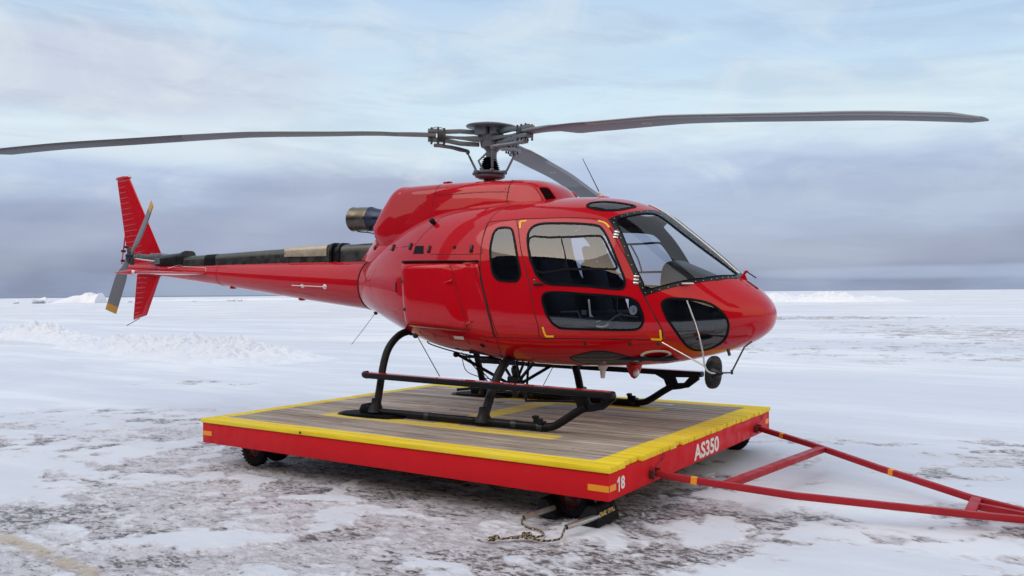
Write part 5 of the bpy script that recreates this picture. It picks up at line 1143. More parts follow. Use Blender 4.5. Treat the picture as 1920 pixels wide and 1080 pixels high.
# tow bar
def zb_(x): return -0.18-0.085*(x-2.6)
def bar(q, pts, w_=0.05, h_=0.052):
    P = [Vector(p) for p in pts]; vs = []
    for i, p in enumerate(P):
        d = (P[min(i+1, len(P)-1)]-P[max(i-1, 0)]).normalized(); s2 = Vector((-d.y, d.x, 0)).normalized(); u2 = d.cross(s2)*-1 if d.cross(s2).z < 0 else d.cross(s2)
        for a, b2 in ((-1, -1), (1, -1), (1, 1), (-1, 1)): vs.append(p+s2*a*w_/2+u2*b2*h_/2)
    n = len(P); q.add(vs, [(i*4+k, i*4+(k+1) % 4, (i+1)*4+(k+1) % 4, (i+1)*4+k) for i in range(n-1) for k in range(4)]+[(0, 1, 2, 3), tuple(range(4*n-4, 4*n))])
nearb = [(2.66, -1.395, zb_(2.62)), (2.90, -1.375, zb_(2.90)), (3.73, -1.185, zb_(3.73)), (4.90, -0.665, zb_(4.9)), (5.45, -0.385, zb_(5.45))]
farb = [(2.66, 1.33, zb_(2.62)), (3.33, 0.94, zb_(3.33)), (4.05, 0.42, zb_(4.05)), (4.86, -0.10, zb_(4.86)), (5.45, -0.285, zb_(5.45))]
q = MB(); bar(q, nearb); q.tube([(2.60, -1.47, -0.185), (2.60, -1.32, -0.185)], 0.022, 10); TB = q.build('tow_bar', M['red_bar'], DOL, 30, bevel=0.003)
q = MB(); bar(q, farb); q.tube([(2.62, 1.26, -0.185), (2.62, 1.40, -0.185)], 0.022, 10); q.build('tow_bar_arm', M['red_bar'], TB, 30, bevel=0.003)
q = MB(); bar(q, [(3.215, -1.27, zb_(3.25)), (3.45, 0.80, zb_(3.45))], 0.085, 0.05); q.build('tow_bar_brace', M['red_bar'], TB, 30, bevel=0.003)
q = MB(); q.box((4.90, -0.37, zb_(4.9)), (0.075, 0.56, 0.05), Matrix.Rotation(0.09, 3, 'Y'), bev=0.004); q.build('tow_bar_plate', M['red_bar'], TB)
q = MB(); bar(q, [(4.93, -0.32, zb_(4.93)-0.005), (5.45, -0.33, zb_(5.45)-0.005)], 0.05, 0.05); bar(q, [(5.38, -0.34, zb_(5.38)), (5.75, -0.36, zb_(5.75)), (5.95, -0.365, zb_(5.95))], 0.09, 0.07)
q.tube([(6.0+0.06*math.cos(2*math.pi*k/16), -0.365+0.06*math.sin(2*math.pi*k/16), zb_(6.0)) for k in range(17)], 0.016, 8); q.build('tow_hitch', M['red_bar'], TB)
def tape(p0, p1, t0, wd=0.05):
    a, b2 = Vector(p0), Vector(p1); d = (b2-a).normalized(); c_ = a+d*t0; q = MB(); bar(q, [c_, c_+d*wd], 0.0535, 0.0555); q.build('reflective_band', M['orange'], TB, 0)
tape(nearb[1], nearb[2], 0.05); tape(farb[0], farb[1], 0.33); tape(farb[2], farb[3], 0.14); tape(farb[3], farb[4], 0.48); tape(nearb[3], nearb[4], 0.48)
for y, s_ in ((-1.395, 1), (1.33, 1)):
    q = MB()
    for g in (-0.06, 0.06): q.box((2.635, y+g, -0.185), (0.06, 0.014, 0.075), bev=0.004)
    q.lathe((2.645, y-0.085, -0.185), (0, 1, 0), [(0, 0.012), (0.17, 0.012)], 10); q.tube(spline([(2.64, y-0.09, -0.19), (2.65, y-0.10, -0.15), (2.64, y-0.07, -0.115), (2.64, y-0.04, -0.14), (2.64, y-0.06, -0.18)], 4), 0.0035, 5)
    q.tube(spline([(2.625, y+0.05, -0.13), (2.63, y+0.12, -0.12), (2.63, y+0.19, -0.10), (2.63, y+0.235, -0.075), (2.63, y+0.20, -0.055), (2.63, y+0.165, -0.085), (2.63, y+0.18, -0.11)], 4), 0.003, 5); q.build('hinge_pin', M['rim'], DOL)

# ================================================================ CHOCKS AND ROPE
G = -DZ+0.004
def chock(nm, prof_, y0, y1, face, label):
    x_, = [sum(p[0] for p in prof_)/len(prof_)]; root = empty(nm, (x_, (y0+y1)/2, 0)); tag(root, label, 'wheel chock', 'wheel chocks')
    q = MB(); q.prism(prof_, y0, y1); body = q.build('chock_body', M['rubber'], root, 30, bevel=0.006)
    q = MB()
    for i in face:
        a, b2 = Vector((prof_[i][0], prof_[i][1])), Vector((prof_[(i+1) % len(prof_)][0], prof_[(i+1) % len(prof_)][1])); d = b2-a; nn = Vector((d.y, -d.x)).normalized()
        m_ = sum((Vector(p) for p in prof_), Vector((0, 0)))/len(prof_); nn = nn if (a-m_).dot(nn) > 0 else -nn
        for k in range(7):
            c_ = a+d*((k+0.7)/7.4)+nn*0.002; an_ = math.atan2(d.y, d.x); q.box((c_.x, (y0+y1)/2, c_.y), (d.length/16, (y1-y0)-0.03, 0.008), Matrix.Rotation(-an_, 3, 'Y'), bev=0.002)
    q.build('grip_ribs', M['rubber'], root, 0)
    return root
P1 = [(2.27, G), (2.475, G), (2.488, G+0.012), (2.442, G+0.150), (2.425, G+0.158), (2.375, G+0.158), (2.30, G+0.06)]
ch1 = chock('wheel_chock', P1, -2.15, -1.80, (2, ), 'black rubber wheel chock with worn yellow reflector strips under the red frame corner')
d_ = Vector((2.442-2.488, 0.138)); an_ = math.atan2(d_.y, d_.x); rf = MB()
for yc_, wy in ((-2.055, 0.105), (-1.925, 0.115)): rf.box((2.4665+0.0035, yc_, G+0.094), (0.034, wy, 0.010), Matrix.Rotation(-an_, 3, 'Y'))
rm = mat('worn_reflector', srgb(176, 150, 80), 0.55, var=(30, 0.3), wear=(38, 0.50, (0.03, 0.03, 0.03, 1), (1, 1, 1)))
rf.build('reflector_strip', rm, ch1, 0)
P2 = [(2.06, G), (1.87, G), (1.86, G+0.012), (1.905, G+0.145), (1.92, G+0.153), (1.97, G+0.153), (2.035, G+0.06)]
ch2 = chock('wheel_chock', P2, -2.10, -1.78, (2, ), 'black rubber wheel chock half hidden in shade behind the trailer wheel')
def pipe(a, b2, root):
    a, b2 = Vector(a), Vector(b2); d = (b2-a).normalized(); q = MB(); L_ = (b2-a).length
    q.lathe(a, d, [(0, 0.005), (0, 0.0215), (L_, 0.0215), (L_, 0.0175), (L_-0.06, 0.0165), (L_-0.061, 0.002)], 20, caps=False); q.build('handle_pipe', M['galv'], root, 40)
M['galv'] = mat('galvanised_pipe', (0.45, 0.46, 0.44), 0.36, 0.85, var=(18, 0.3))
pipe((2.455, -2.10, -0.415), (2.375, -2.475, -0.425), ch1); pipe((2.035, -2.08, -0.41), (1.965, -2.43, -0.420), ch2)
rpm = bpy.data.materials.new('flecked_rope'); rpm.use_nodes = True; t = NT(rpm.node_tree); b = t.n['Principled BSDF']; uvn = t.new('ShaderNodeAttribute', attribute_name='along').outputs['Fac']; uva = t.new('ShaderNodeAttribute', attribute_name='turn').outputs['Fac']
fl = t.math('FRACT', t.math('ADD', t.math('MULTIPLY', uvn, 26.0), uva)); ck = t.maprange(fl, 0.45, 0.55); ck2 = t.maprange(t.math('FRACT', t.math('ADD', t.math('MULTIPLY', uvn, 13.0), t.math('MULTIPLY', uva, -1.0))), 0.5, 0.56)
t.l.new(t.mix(t.math('MULTIPLY', ck, t.math('ADD', 0.4, t.math('MULTIPLY', ck2, 0.6))), srgb(34, 32, 34), srgb(176, 160, 122)), b.inputs['Base Color']); b.inputs['Roughness'].default_value = 0.85
rq = MB(); al_, tu_ = [], []
def rope(pts, r=0.0085, seg=8):
    P = spline(pts, 8); n0 = len(rq.v); rq.tube(P, r, seg); acc = 0
    for i in range(len(P)):
        if i: acc += (P[i]-P[i-1]).length
        for k in range(seg): al_.append(acc); tu_.append(k/seg)
g = -DZ+0.018
rope([(1.975, -2.38, -0.42), (1.962, -2.44, -0.425), (1.985, -2.48, -0.455), (2.04, -2.47, g), (2.12, -2.47, g), (2.20, -2.525, g), (2.235, -2.59, g), (2.215, -2.65, g+0.004), (2.14, -2.685, g+0.012)])
rope([(2.385, -2.42, -0.427), (2.372, -2.485, -0.43), (2.368, -2.51, -0.46), (2.375, -2.55, g), (2.385, -2.60, g), (2.355, -2.66, g), (2.30, -2.70, g), (2.22, -2.70, g+0.004), (2.14, -2.69, g+0.012)])
rope([(2.14, -2.69, g+0.012), (2.17, -2.665, g+0.03), (2.20, -2.69, g+0.012), (2.17, -2.72, g+0.005), (2.13, -2.70, g+0.03), (2.15, -2.655, g+0.02), (2.18, -2.70, g+0.02)])
rope([(2.15, -2.70, g+0.01), (2.10, -2.745, g), (2.055, -2.755, g), (2.08, -2.72, g), (2.14, -2.69, g+0.008)])
rope([(2.15, -2.69, g+0.01), (2.09, -2.735, g+0.004), (2.045, -2.79, g), (2.01, -2.83, g)])
rope([(2.01, -2.83, g), (1.985, -2.83, g+0.02), (1.965, -2.86, g+0.012), (1.99, -2.885, g), (2.015, -2.86, g+0.02), (1.985, -2.84, g+0.008), (1.965, -2.90, g), (1.955, -2.885, g+0.015), (1.99, -2.87, g+0.02)])
ro_ = rq.build('rope', rpm, None, 60, (2.15, -2.69, 0)); tag(ro_, 'flecked black and tan rope knotted between the two chock handles on the ice', 'rope')
for nm_, vals in (('along', al_), ('turn', tu_)): a_ = ro_.data.attributes.new(nm_, 'FLOAT', 'POINT'); a_.data.foreach_set('value', vals)

# ================================================================ GROUND
def hash2(ix, iy, seed):
    h = (ix.astype(np.int64)*374761393+iy.astype(np.int64)*668265263+seed*982451653) & 0xffffffff
    h = ((h ^ (h >> 13))*1274126177) & 0xffffffff; h = h ^ (h >> 16); return (h & 0xffffff)/float(0xffffff)
def vnoise(x, y, seed=0):
    ix, iy = np.floor(x), np.floor(y); fx_, fy_ = x-ix, y-iy; ux = fx_*fx_*fx_*(fx_*(fx_*6-15)+10); uy = fy_*fy_*fy_*(fy_*(fy_*6-15)+10)
    a = hash2(ix, iy, seed); b_ = hash2(ix+1, iy, seed); c_ = hash2(ix, iy+1, seed); d_ = hash2(ix+1, iy+1, seed)
    return (a*(1-ux)+b_*ux)*(1-uy)+(c_*(1-ux)+d_*ux)*uy
def fbm(x, y, oct=4, seed=0, gain=0.5):
    s_, a, tot = 0, 1.0, 0; c_, q_ = math.cos(0.6), math.sin(0.6)
    for o_ in range(oct): s_ = s_+a*vnoise(x, y, seed+o_*17); tot += a; a *= gain; x, y = (c_*x-q_*y)*2.03+3.1, (q_*x+c_*y)*2.03+7.7
    return s_/tot
def sstep(a, b_, v): t_ = np.clip((v-a)/(b_-a), 0, 1); return t_*t_*(3-2*t_)
def gblob(x, y, cx, cy, a, b_, ang, soft=0.6):
    c_, s_ = math.cos(ang), math.sin(ang); u = ((x-cx)*c_+(y-cy)*s_)/a; v = (-(x-cx)*s_+(y-cy)*c_)/b_; return 1-sstep(1-soft, 1+soft, np.sqrt(u*u+v*v))
RA = 0.584                                          # direction square to the view
def bare(x, y):
    """how much of the snow is worn away (0..1), plus shade painted under the dolly"""
    g_ = gblob(x, y, 0.2, -3.9, 4.3, 1.9, RA, 0.45)*1.05
    g_ = np.maximum(g_, gblob(x, y, -3.2, -2.2, 3.0, 1.2, RA, 0.5)*0.72)
    g_ = np.maximum(g_, gblob(x, y, 0.15, -0.35, 2.75, 2.15, 0.0, 0.25)*1.9)  # bare ground under the dolly, strengthened to paint in its shadow
    g_ = np.maximum(g_, gblob(x, y, 3.35, -2.4, 1.2, 0.38, RA, 0.6)*0.85)
    g_ = np.maximum(g_, gblob(x, y, 3.5, -1.35, 0.8, 0.26, RA, 0.6)*0.8)
    g_ = np.maximum(g_, gblob(x, y, 3.7, 0.8, 0.75, 0.5, RA, 0.6)*0.62)
    g_ = np.maximum(g_, gblob(x, y, 5.1, -1.6, 0.6, 0.3, RA, 0.6)*0.7)
    g_ = np.maximum(g_, gblob(x, y, -6.2, -2.0, 5.0, 1.9, RA, 0.6)*0.78)
    g_ = np.maximum(g_, gblob(x, y, -10.0, 2.8, 1.9, 0.55, RA, 0.6)*0.62)
    g_ = np.maximum(g_, gblob(x, y, -8.0, 51.5, 7.0, 4.5, RA, 0.5)*1.25)
    g_ = np.maximum(g_, gblob(x, y, 2.2, 32.5, 5.0, 9.0, RA, 0.6)*0.8)
    g_ = np.maximum(g_, gblob(x, y, 4.6, 17.5, 1.4, 0.5, RA, 0.6)*0.6)
    g_ = np.maximum(g_, gblob(x, y, 4.6, 1.6, 3.4, 2.6, RA, 0.7)*0.40)
    g_ = np.maximum(g_, gblob(x, y, 5.2, -0.6, 1.6, 0.7, RA, 0.6)*0.45)
    g_ = np.maximum(g_, gblob(x, y, -1.0, 20.0, 8.0, 6.0, RA, 0.7)*0.36)
    return g_
def ground(x, y):
    far = np.hypot(x-5.5, y+8.0)
    u = x*math.cos(RA)+y*math.sin(RA); v = -x*math.sin(RA)+y*math.cos(RA)
    g_ = bare(x, y)
    wx = x+0.35*(fbm(x*1.7, y*1.7, 3, 51)-0.5); wy = y+0.35*(fbm(x*1.7, y*1.7, 3, 77)-0.5)
    n1_ = fbm(u*0.95+(wx-x), v*1.5+(wy-y), 5, 3, 0.52); n2_ = fbm(wx*3.4, wy*4.6, 4, 9, 0.55)
    field = 0.54*n1_+0.46*n2_+0.03*(fbm(x*19, y*19, 3, 5)-0.5)
    thr = 0.655-0.178*g_                               # snow where the field stays under 1-thr
    k = field-thr
    dirt_shade = sstep(-0.018, 0.040, k)*np.clip(g_*3, 0, 1)*np.clip(sstep(0.05, 0.30, g_), 0, 1)
    thin = sstep(-0.09, 0.0, k)*np.clip(g_*1.6, 0, 1)
    # faint blown-snow streaks far off
    streak = fbm(u*0.05, v*0.35, 5, 31, 0.55); st2 = sstep(0.57, 0.70, streak)*sstep(14, 30, far)
    sfar = fbm(u*0.012, v*0.11, 5, 91, 0.6); st3 = sstep(0.54, 0.68, sfar)*sstep(35, 90, far)
    thin = np.maximum(thin, 0.85*np.maximum(st2, st3))
    dirt_shade = np.maximum(dirt_shade, 0.22*sstep(0.63, 0.75, streak)*sstep(16, 30, far)*sstep(200, 60, far))
    lumps = fbm(x*14, y*20, 4, 13, 0.6); fine = fbm(x*38, y*46, 3, 29, 0.6)
    nearm = np.clip(1-far/45.0, 0, 1)
    z = 0.012*(1-dirt_shade)*np.clip(g_*3, 0, 1)+0.010*(fbm(x*1.1, y*1.1, 3, 41)-0.5)*nearm
    z = z+dirt_shade*nearm*(0.020*(lumps-0.5)+0.009*(fine-0.5))+(1-dirt_shade)*nearm*0.009*(fbm(x*5, y*7, 4, 61)-0.5)
    z = z-0.012*g_
    z = z+sstep(6, 30, far)*0.10*(fbm(x*0.16, y*0.24, 4, 71)-0.5)+sstep(25, 120, far)*0.22*(fbm(x*0.045, y*0.06, 4, 81)-0.5)
    
    bk = -((x-CAM.x)*fw.x+(y-CAM.y)*fw.y); apron = sstep(2.5, 6, bk+1.5*(n1_-0.5))*sstep(900, 500, bk)
    grit_shade = np.maximum(np.maximum(gblob(x, y, 3.5, -1.35, 1.0, 0.30, RA, 0.5), gblob(x, y, 3.75, 0.75, 0.8, 0.40, RA, 0.5)), gblob(x, y, 2.9, -2.75, 1.5, 0.35, RA, 0.5))
    grit_shade = np.maximum(grit_shade, 1.0*sstep(0.44, 0.62, fbm(u*0.8+9, v*1.6+4, 4, 101, 0.55))); grit_shade = np.maximum(grit_shade, 0.5*gblob(x, y, 0.15, -0.3, 2.7, 2.1, 0.0, 0.3))  # last term: extra dark flecks painted as shade under the dolly
    return z, dirt_shade, thin, apron, grit_shade
def polar():
    vis_ = np.linspace(-34.5, 34.5, 900); rest = np.linspace(34.5, 325.5, 120)[1:-1]
    angs = np.radians(np.concatenate([vis_, rest])); angs = YAW-angs
    rows_ = np.linspace(700, 2.6, 760); d_ = FPX*CAM.z/rows_; inner = np.array([0.3, 0.8, 1.4, 2.0, 2.5, 3.0, 3.5, 3.8]); inner = inner[inner < d_[0]-0.1]
    outer = np.array([1250, 1400]); dd = np.concatenate([inner, d_, outer]); return angs, dd
angs, dd = polar(); nA, nD = len(angs), len(dd)
A_, D2 = np.meshgrid(angs, dd); A_ = A_.ravel(); D2 = D2.ravel()
rel_ = (YAW-A_)%(2*math.pi); rel_ = np.where(rel_ > math.pi, rel_-2*math.pi, rel_); D2 = np.where(D2 > 1200, D2*(1+6*sstep(0.05, 0.3, rel_)), D2)
px_ = CAM.x+D2*np.cos(A_); py_ = CAM.y+D2*np.sin(A_)
gz, gd, gt2, gl, gg = ground(px_, py_)
gz = np.where(D2 > 700, gz*0.2, gz)
V = np.column_stack([px_, py_, gz]); V = np.vstack([V, [[CAM.x, CAM.y, 0]]])
ii, jj = np.meshgrid(np.arange(nD-1), np.arange(nA), indexing='ij'); ii, jj = ii.ravel(), jj.ravel(); j2 = (jj+1) % nA
Q = np.column_stack([ii*nA+jj, (ii+1)*nA+jj, (ii+1)*nA+j2, ii*nA+j2]); 
me = bpy.data.meshes.new('ground'); nQ = len(Q); tri = np.column_stack([np.full(nA, len(V)-1), np.arange(nA), (np.arange(nA)+1) % nA])
me.vertices.add(len(V)); me.vertices.foreach_set('co', V.ravel()); me.loops.add(nQ*4+nA*3); me.loops.foreach_set('vertex_index', np.concatenate([Q.ravel(), tri.ravel()]).astype(np.int32))
me.polygons.add(nQ+nA); me.polygons.foreach_set('loop_start', np.concatenate([np.arange(nQ)*4, nQ*4+np.arange(nA)*3]).astype(np.int32)); me.update(calc_edges=True); me.validate()
me.polygons.foreach_set('use_smooth', [True]*len(me.polygons))
for nm_, arr in (('dirt_shade', gd), ('thin', gt2), ('lump', gl), ('grit_shade', gg)):
    a_ = me.attributes.new(nm_, 'FLOAT', 'POINT'); a_.data.foreach_set('value', np.append(arr, 0).astype(np.float32))
gm = bpy.data.materials.new('snow_and_frozen_gravel'); gm.use_nodes = True; t = NT(gm.node_tree); b = t.n['Principled BSDF']
pos = t.new('ShaderNodeNewGeometry').outputs['Position']
dA = t.new('ShaderNodeAttribute', attribute_name='dirt_shade').outputs['Fac']; tA = t.new('ShaderNodeAttribute', attribute_name='thin').outputs['Fac']; lA = t.new('ShaderNodeAttribute', attribute_name='lump').outputs['Fac']
mpg = t.new('ShaderNodeMapping'); t.l.new(pos, mpg.inputs[0]); mpg.inputs['Rotation'].default_value = (0, 0, -RA); mpg.inputs['Scale'].default_value = (1, 1.7, 1)
f1 = t.noise(mpg.outputs[0], 11, 7, 0.68, 0.5); f2 = t.noise(mpg.outputs[0], 55, 4, 0.6); f3 = t.noise(mpg.outputs[0], 2.2, 4, 0.55); f4 = t.noise(mpg.outputs[0], 7, 5, 0.6, 0.5)
mpl = t.new('ShaderNodeMapping'); t.l.new(pos, mpl.inputs[0]); mpl.inputs['Rotation'].default_value = (0, 0, -RA); mpl.inputs['Scale'].default_value = (0.22, 1.0, 1)
b1 = t.noise(mpl.outputs[0], 0.20, 7, 0.62, 0.4); b2 = t.noise(mpl.outputs[0], 1.3, 6, 0.62, 0.4)
snow = t.mix(t.maprange(b1, 0.38, 0.62), srgb(205, 214, 229), srgb(228, 234, 243)); snow = t.mix(t.maprange(b2, 0.42, 0.58, 0.4, 0.0), snow, srgb(197, 205, 219)); snow = t.mix(t.maprange(f4, 0.35, 0.75, 0, 0.25), snow, srgb(212, 222, 238))
thin = t.mix(t.maprange(f1, 0.4, 0.62), srgb(196, 196, 206), srgb(222, 228, 238)); c1 = t.mix(t.math('MULTIPLY', tA, t.maprange(f3, 0.3, 0.6, 0.35, 0.9)), snow, thin)
gA = t.new('ShaderNodeAttribute', attribute_name='grit_shade').outputs['Fac']
mpf = t.new('ShaderNodeMapping'); t.l.new(pos, mpf.inputs[0]); mpf.inputs['Rotation'].default_value = (0, 0, -RA); mpf.inputs['Scale'].default_value = (1, 1.9, 1)
e1 = t.noise(mpf.outputs[0], 7.5, 7, 0.66, 0.7); e2 = t.noise(mpf.outputs[0], 21, 5, 0.62, 0.5)
ice = t.mix(t.maprange(f3, 0.36, 0.64), srgb(172, 171, 179), srgb(197, 197, 206)); ice = t.mix(t.maprange(f4, 0.44, 0.56, 0, 0.6), ice, srgb(212, 213, 222))
fk = t.math('ADD', t.math('MULTIPLY', e1, 0.62), t.math('MULTIPLY', e2, 0.38)); fk = t.math('SUBTRACT', fk, t.math('MULTIPLY', gA, 0.075))
ice = t.mix(t.maprange(fk, 0.47, 0.43, 0, 0.65), ice, srgb(142, 139, 144)); ice = t.mix(t.maprange(fk, 0.425, 0.405, 0, 0.9), ice, srgb(112, 109, 111)); ice = t.mix(t.maprange(fk, 0.385, 0.365, 0, 0.9), ice, srgb(82, 79, 79))
ice = t.mix(t.maprange(fk, 0.545, 0.59, 0, 0.75), ice, srgb(224, 228, 238))
c2 = t.mix(dA, c1, ice)
c2 = t.mix(lA, c2, t.mix(t.maprange(f3, 0.60, 0.66, 0, 0.6), srgb(52, 55, 66), srgb(190, 196, 208)))     # bare tarmac behind the photographer
# worn yellow line painted on the apron, seen through the ice
sg = t.new('ShaderNodeSeparateXYZ'); t.l.new(pos, sg.inputs[0])
t.l.new(c2, b.inputs['Base Color']); t.l.new(t.mix(dA, (0.6, 0.6, 0.6, 1), (0.42, 0.42, 0.42, 1)), b.inputs['Roughness']); b.inputs['Specular IOR Level'].default_value = 0.3
bp = t.new('ShaderNodeBump'); bp.inputs['Strength'].default_value = 0.5; bp.inputs['Distance'].default_value = 0.012
t.l.new(t.math('MULTIPLY', t.math('ADD', f1, t.math('MULTIPLY', f2, 0.5)), t.math('ADD', 0.25, dA)), bp.inputs['Height']); t.l.new(bp.outputs[0], b.inputs['Normal'])
gr = link('ground', me, [gm]); gr['kind'] = 'structure'
# painted line
pa, pb_, pc, pd = Vector((-1.55, -4.72)), Vector((-1.35, -4.52)), Vector((0.75, -4.55)), Vector((0.25, -4.9))
lm = bpy.data.materials.new('worn_line_paint'); lm.use_nodes = True; t = NT(lm.node_tree); b = t.n['Principled BSDF']; pos = t.new('ShaderNodeNewGeometry').outputs['Position']
nn1 = t.noise(pos, 9, 6, 0.65); nn2 = t.noise(pos, 2.2, 3); t.l.new(t.mix(nn1, srgb(192, 178, 156), srgb(214, 204, 188)), b.inputs['Base Color']); b.inputs['Roughness'].default_value = 0.6
em = t.new('ShaderNodeAttribute', attribute_name='edge').outputs['Fac']
al = t.math('MULTIPLY', t.maprange(t.math('ADD', t.math('MULTIPLY', nn1, 0.55), t.math('MULTIPLY', nn2, 0.45)), 0.42, 0.58, 0.0, 0.7), em); t.l.new(al, b.inputs['Alpha'])
vs, fs, ed_ = [], [], []; nu_, nv_ = 160, 16; a0, a1, wd = Vector((-1.62, -4.72)), Vector((1.2, -4.92)), 0.17
dv = (a1-a0).normalized(); nv2 = Vector((-dv.y, dv.x))
for i in range(nu_+1):
    for j in range(nv_+1):
        p = a0.lerp(a1, i/nu_)+nv2*wd*(j/nv_-0.5); vs.append((p.x, p.y)); e_ = 1-abs(j/nv_-0.5)*2; ed_.append(min(1, e_*2.2)*min(1, i/12))
va = np.array(vs); zz = ground(va[:, 0], va[:, 1])[0]+0.005
me = bpy.data.meshes.new('painted_line'); me.from_pydata([(a, b2, float(c_)) for (a, b2), c_ in zip(vs, zz)], [], [(i*(nv_+1)+j, (i+1)*(nv_+1)+j, (i+1)*(nv_+1)+j+1, i*(nv_+1)+j+1) for i in range(nu_) for j in range(nv_)])
a_ = me.attributes.new('edge', 'FLOAT', 'POINT'); a_.data.foreach_set('value', ed_); ln = link('road_marking', me, [lm]); ln['kind'] = 'structure'
# sea to the horizon
q = MB(); ring_ = 96; vs = [(CAM.x+rad_*math.cos(2*math.pi*k/ring_), CAM.y+rad_*math.sin(2*math.pi*k/ring_), -DZ-0.9) for rad_ in (900, 45000) for k in range(ring_)]
q.add(vs, [(k, (k+1) % ring_, ring_+(k+1) % ring_, ring_+k) for k in range(ring_)]); sea = q.build('sea', mat('cold_sea', srgb(70, 84, 110), 0.35), None, 0, (CAM.x, CAM.y, 0)); sea['kind'] = 'structure'

# ---------------------------------------------------------------- snow banks
snm = bpy.data.materials.new('piled_snow'); snm.use_nodes = True; t = NT(snm.node_tree); b = t.n['Principled BSDF']; pos = t.new('ShaderNodeNewGeometry').outputs['Position']
t.l.new(t.mix(t.noise(pos, 1.5, 5), srgb(208, 220, 238), srgb(232, 238, 247)), b.inputs['Base Color']); b.inputs['Roughness'].default_value = 0.6; b.inputs['Specular IOR Level'].default_value = 0.2
bp = t.new('ShaderNodeBump'); bp.inputs['Strength'].default_value = 0.6; bp.inputs['Distance'].default_value = 0.05; t.l.new(t.noise(pos, 6, 5, 0.6), bp.inputs['Height']); t.l.new(bp.outputs[0], b.inputs['Normal'])
def bank(name, pathpts, hs, width, sc, label, cat, seed, ns=260, nw=50, rough=0.6, group=None):
    P = spline([(x, y, 0) for x, y in pathpts], 12); L = np.array([(p.x, p.y) for p in P]); seg = np.concatenate([[0], np.cumsum(np.linalg.norm(np.diff(L, axis=0), axis=1))]); tt_ = np.linspace(0, seg[-1], ns)
    X_ = np.interp(tt_, seg, L[:, 0]); Y2 = np.interp(tt_, seg, L[:, 1]); H_ = np.interp(np.linspace(0, 1, ns), np.linspace(0, 1, len(hs)), hs)
    T_ = np.gradient(np.column_stack([X_, Y2]), axis=0); T_ /= np.linalg.norm(T_, axis=1, keepdims=True); Nn = np.column_stack([-T_[:, 1], T_[:, 0]])
    vv_ = np.linspace(-1, 1, nw); XX = X_[:, None]+Nn[:, :1]*vv_*width/2; YY = Y2[:, None]+Nn[:, 1:]*vv_*width/2
    pr_ = np.clip(1-vv_**2, 0, 1)**0.8; n_ = fbm(XX*sc, YY*sc, 5, seed, 0.6); rid = 1-np.abs(2*fbm(XX*sc*1.7, YY*sc*1.7, 4, seed+5, 0.55)-1)
    ch = np.floor(fbm(XX*sc*2.2, YY*sc*2.2, 2, seed+9)*7)/7
    Z_ = H_[:, None]*pr_*(1-rough+rough*(0.7*n_+0.6*(rid-0.5)+0.5*ch)*1.5)-0.03
    Z_ = np.where(pr_ < 0.02, -0.25, Z_)-0.10*(H_[:, None] < 0.03)
    vs = list(zip(XX.ravel().tolist(), YY.ravel().tolist(), (Z_-DZ).ravel().tolist())); q = MB()
    q.add(vs, [(i*nw+j, (i+1)*nw+j, (i+1)*nw+j+1, i*nw+j+1) for i in range(ns-1) for j in range(nw-1)]+[tuple(range(nw)), tuple(range((ns-1)*nw, ns*nw))])
    o = q.build(name, snm, None, 60, (float(X_.mean()), float(Y2.mean()), 0)); tag(o, label, cat, group); return o
bank('snow_bank', [(-37.5, 11.0), (-30, 11.2), (-25, 10.2)], [0.0, 0.22, 0.42, 0.60, 0.40, 0.24, 0.16, 0.0], 2.6, 1.3, 'low ridge of chunky ploughed snow left of the tail, at the far left edge', 'snow bank', 3, 340, 60, 0.95)
bank('snow_bank', [(-25.5, 10.2), (-19.5, 9.0), (-15.5, 8.2), (-11.5, 7.6)], [0.02, 0.28, 0.34, 0.30, 0.38, 0.42, 0.40, 0.44, 0.34, 0.18, 0.0], 4.2, 1.9, 'broad heap of broken ploughed snow below the red tail boom', 'snow bank', 11, 560, 90, 0.95)
def far_pt(px, dist):
    a = YAW-math.atan((px-960)/FPX); return (CAM.x+dist*math.cos(a), CAM.y+dist*math.sin(a))
bank('snow_ridge', [far_pt(1418, 150), far_pt(1490, 152), far_pt(1580, 150), far_pt(1680, 158)], [0.8, 1.25, 1.1, 0.9, 0.95, 1.15, 1.3, 1.0, 0.5, 0.9, 0.6, 0.5, 0.0], 9.0, 0.5, 'long white snow ridge on the horizon right of the helicopter nose', 'snow ridge', 23, 300, 40, 0.75)
bank('snow_ridge', [far_pt(215, 330), far_pt(400, 332), far_pt(560, 328), far_pt(700, 334)], [0.0, 0.45, 0.3, 0.6, 0.35, 0.5, 0.7, 0.4, 0.55, 0.3, 0.5, 0.0], 6.0, 0.45, 'thin low line of rough snow on the horizon behind the lower fin and tail boom', 'snow ridge', 43, 400, 24, 0.95)
bank('snow_ridge', [far_pt(88, 260), far_pt(150, 262), far_pt(189, 260)], [0.0, 0.3, 0.8, 1.2, 1.7, 2.0, 2.2, 2.9, 3.0, 2.4, 2.6], 8.0, 0.22, 'white wedge-shaped snow mound on the horizon left of the tail rotor', 'snow mound', 37, 200, 40, 0.25)
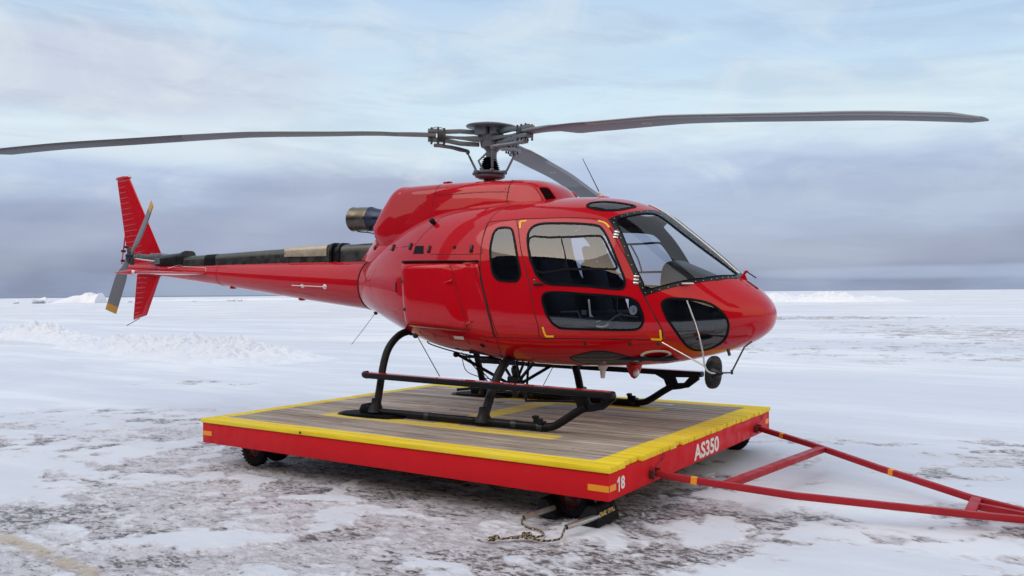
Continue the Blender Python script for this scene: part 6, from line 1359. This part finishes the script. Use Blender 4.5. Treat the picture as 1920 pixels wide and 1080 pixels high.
for px, h_, w_, nm_ in ((30, 0.9, 1.0, 'tiny ice block standing on the far left horizon'), (72, 1.6, 2.4, 'jagged white ice block on the horizon left of the wedge-shaped mound'), (98, 0.7, 0.9, 'very small ice block at the left foot of the wedge-shaped mound'), (243, 0.7, 1.0, 'tiny ice block on the horizon between tail rotor blade and lower fin'), (434, 0.9, 1.6, 'small ice block on the horizon under the middle of the tail boom'), (450, 0.8, 1.0, 'smaller ice block just right of the one under the tail boom'), (363, 0.6, 0.9, 'tiny ice block on the horizon right of the lower fin')):
    c_ = far_pt(px, 270); q = MB(); bm = bmesh.new(); bmesh.ops.create_icosphere(bm, subdivisions=3, radius=1.0); r0 = random.Random(px)
    sh_ = [r0.uniform(-1, 1) for _ in range(6)]
    for v in bm.verts:
        n_ = 0.75+0.35*math.sin(v.co.x*4+sh_[0]*3)*math.cos(v.co.y*5+sh_[1]*3)+0.25*math.sin(v.co.z*7+v.co.x*6+sh_[2]); v.co = Vector((v.co.x*w_*n_, v.co.y*w_*n_, (v.co.z*0.5+0.45)*h_*n_))
    q.add([(v.co.x+c_[0], v.co.y+c_[1], v.co.z-DZ-0.05) for v in bm.verts], [[v.index for v in f.verts] for f in bm.faces]); bm.free()
    o = q.build('ice_block', snm, None, 30, (c_[0], c_[1], 0)); tag(o, nm_, 'ice block', 'ice blocks along the horizon')
# the dark hangar behind the photographer (seen mirrored in the paint and the glass)
HG = empty('hangar', (-20, -34, 0)); tag(HG, 'long dark blue-grey metal hangar standing behind the photographer', 'hangar')
hm = mat('dark_hangar_cladding', (0.030, 0.036, 0.052), 0.7, spec=0.2, var=(0.4, 0.3)); hm2 = mat('hangar_door_paint', (0.045, 0.05, 0.065), 0.6, spec=0.2, var=(0.6, 0.2))
q = MB(); H0 = -DZ
pts_ = [(-100, 0), (60, 0), (60, 15.6), (44, 16.4), (40, 17.4), (20, 17.6), (18, 16.2), (-6, 16.4), (-8, 19.0), (-24, 19.4), (-27, 17.0), (-100, 16.6)]
q.prism([(a, b2+H0) for a, b2 in pts_], -70, -32); q.build('wall', hm, HG, 0)
q = MB()
for k in range(107): q.box((-99+k*1.5, -31.97, H0+6.9), (0.25, 0.08, 13.4))
q.build('cladding_ribs', hm, HG, 0)['kind'] = 'stuff'
for k in range(6):
    q = MB(); q.box((-62+k*17, -31.80, H0+5.0), (13.6, 0.2, 10.0)); 
    for g in range(5): q.box((-62+k*17-5.4+g*2.7, -31.66, H0+5.0), (0.14, 0.1, 9.8))
    q.build('sliding_door', hm2, HG, 0)
q = MB(); q.box((-20, -31.7, H0+13.2), (159, 0.5, 0.25)); q.build('gutter', hm2, HG, 0)
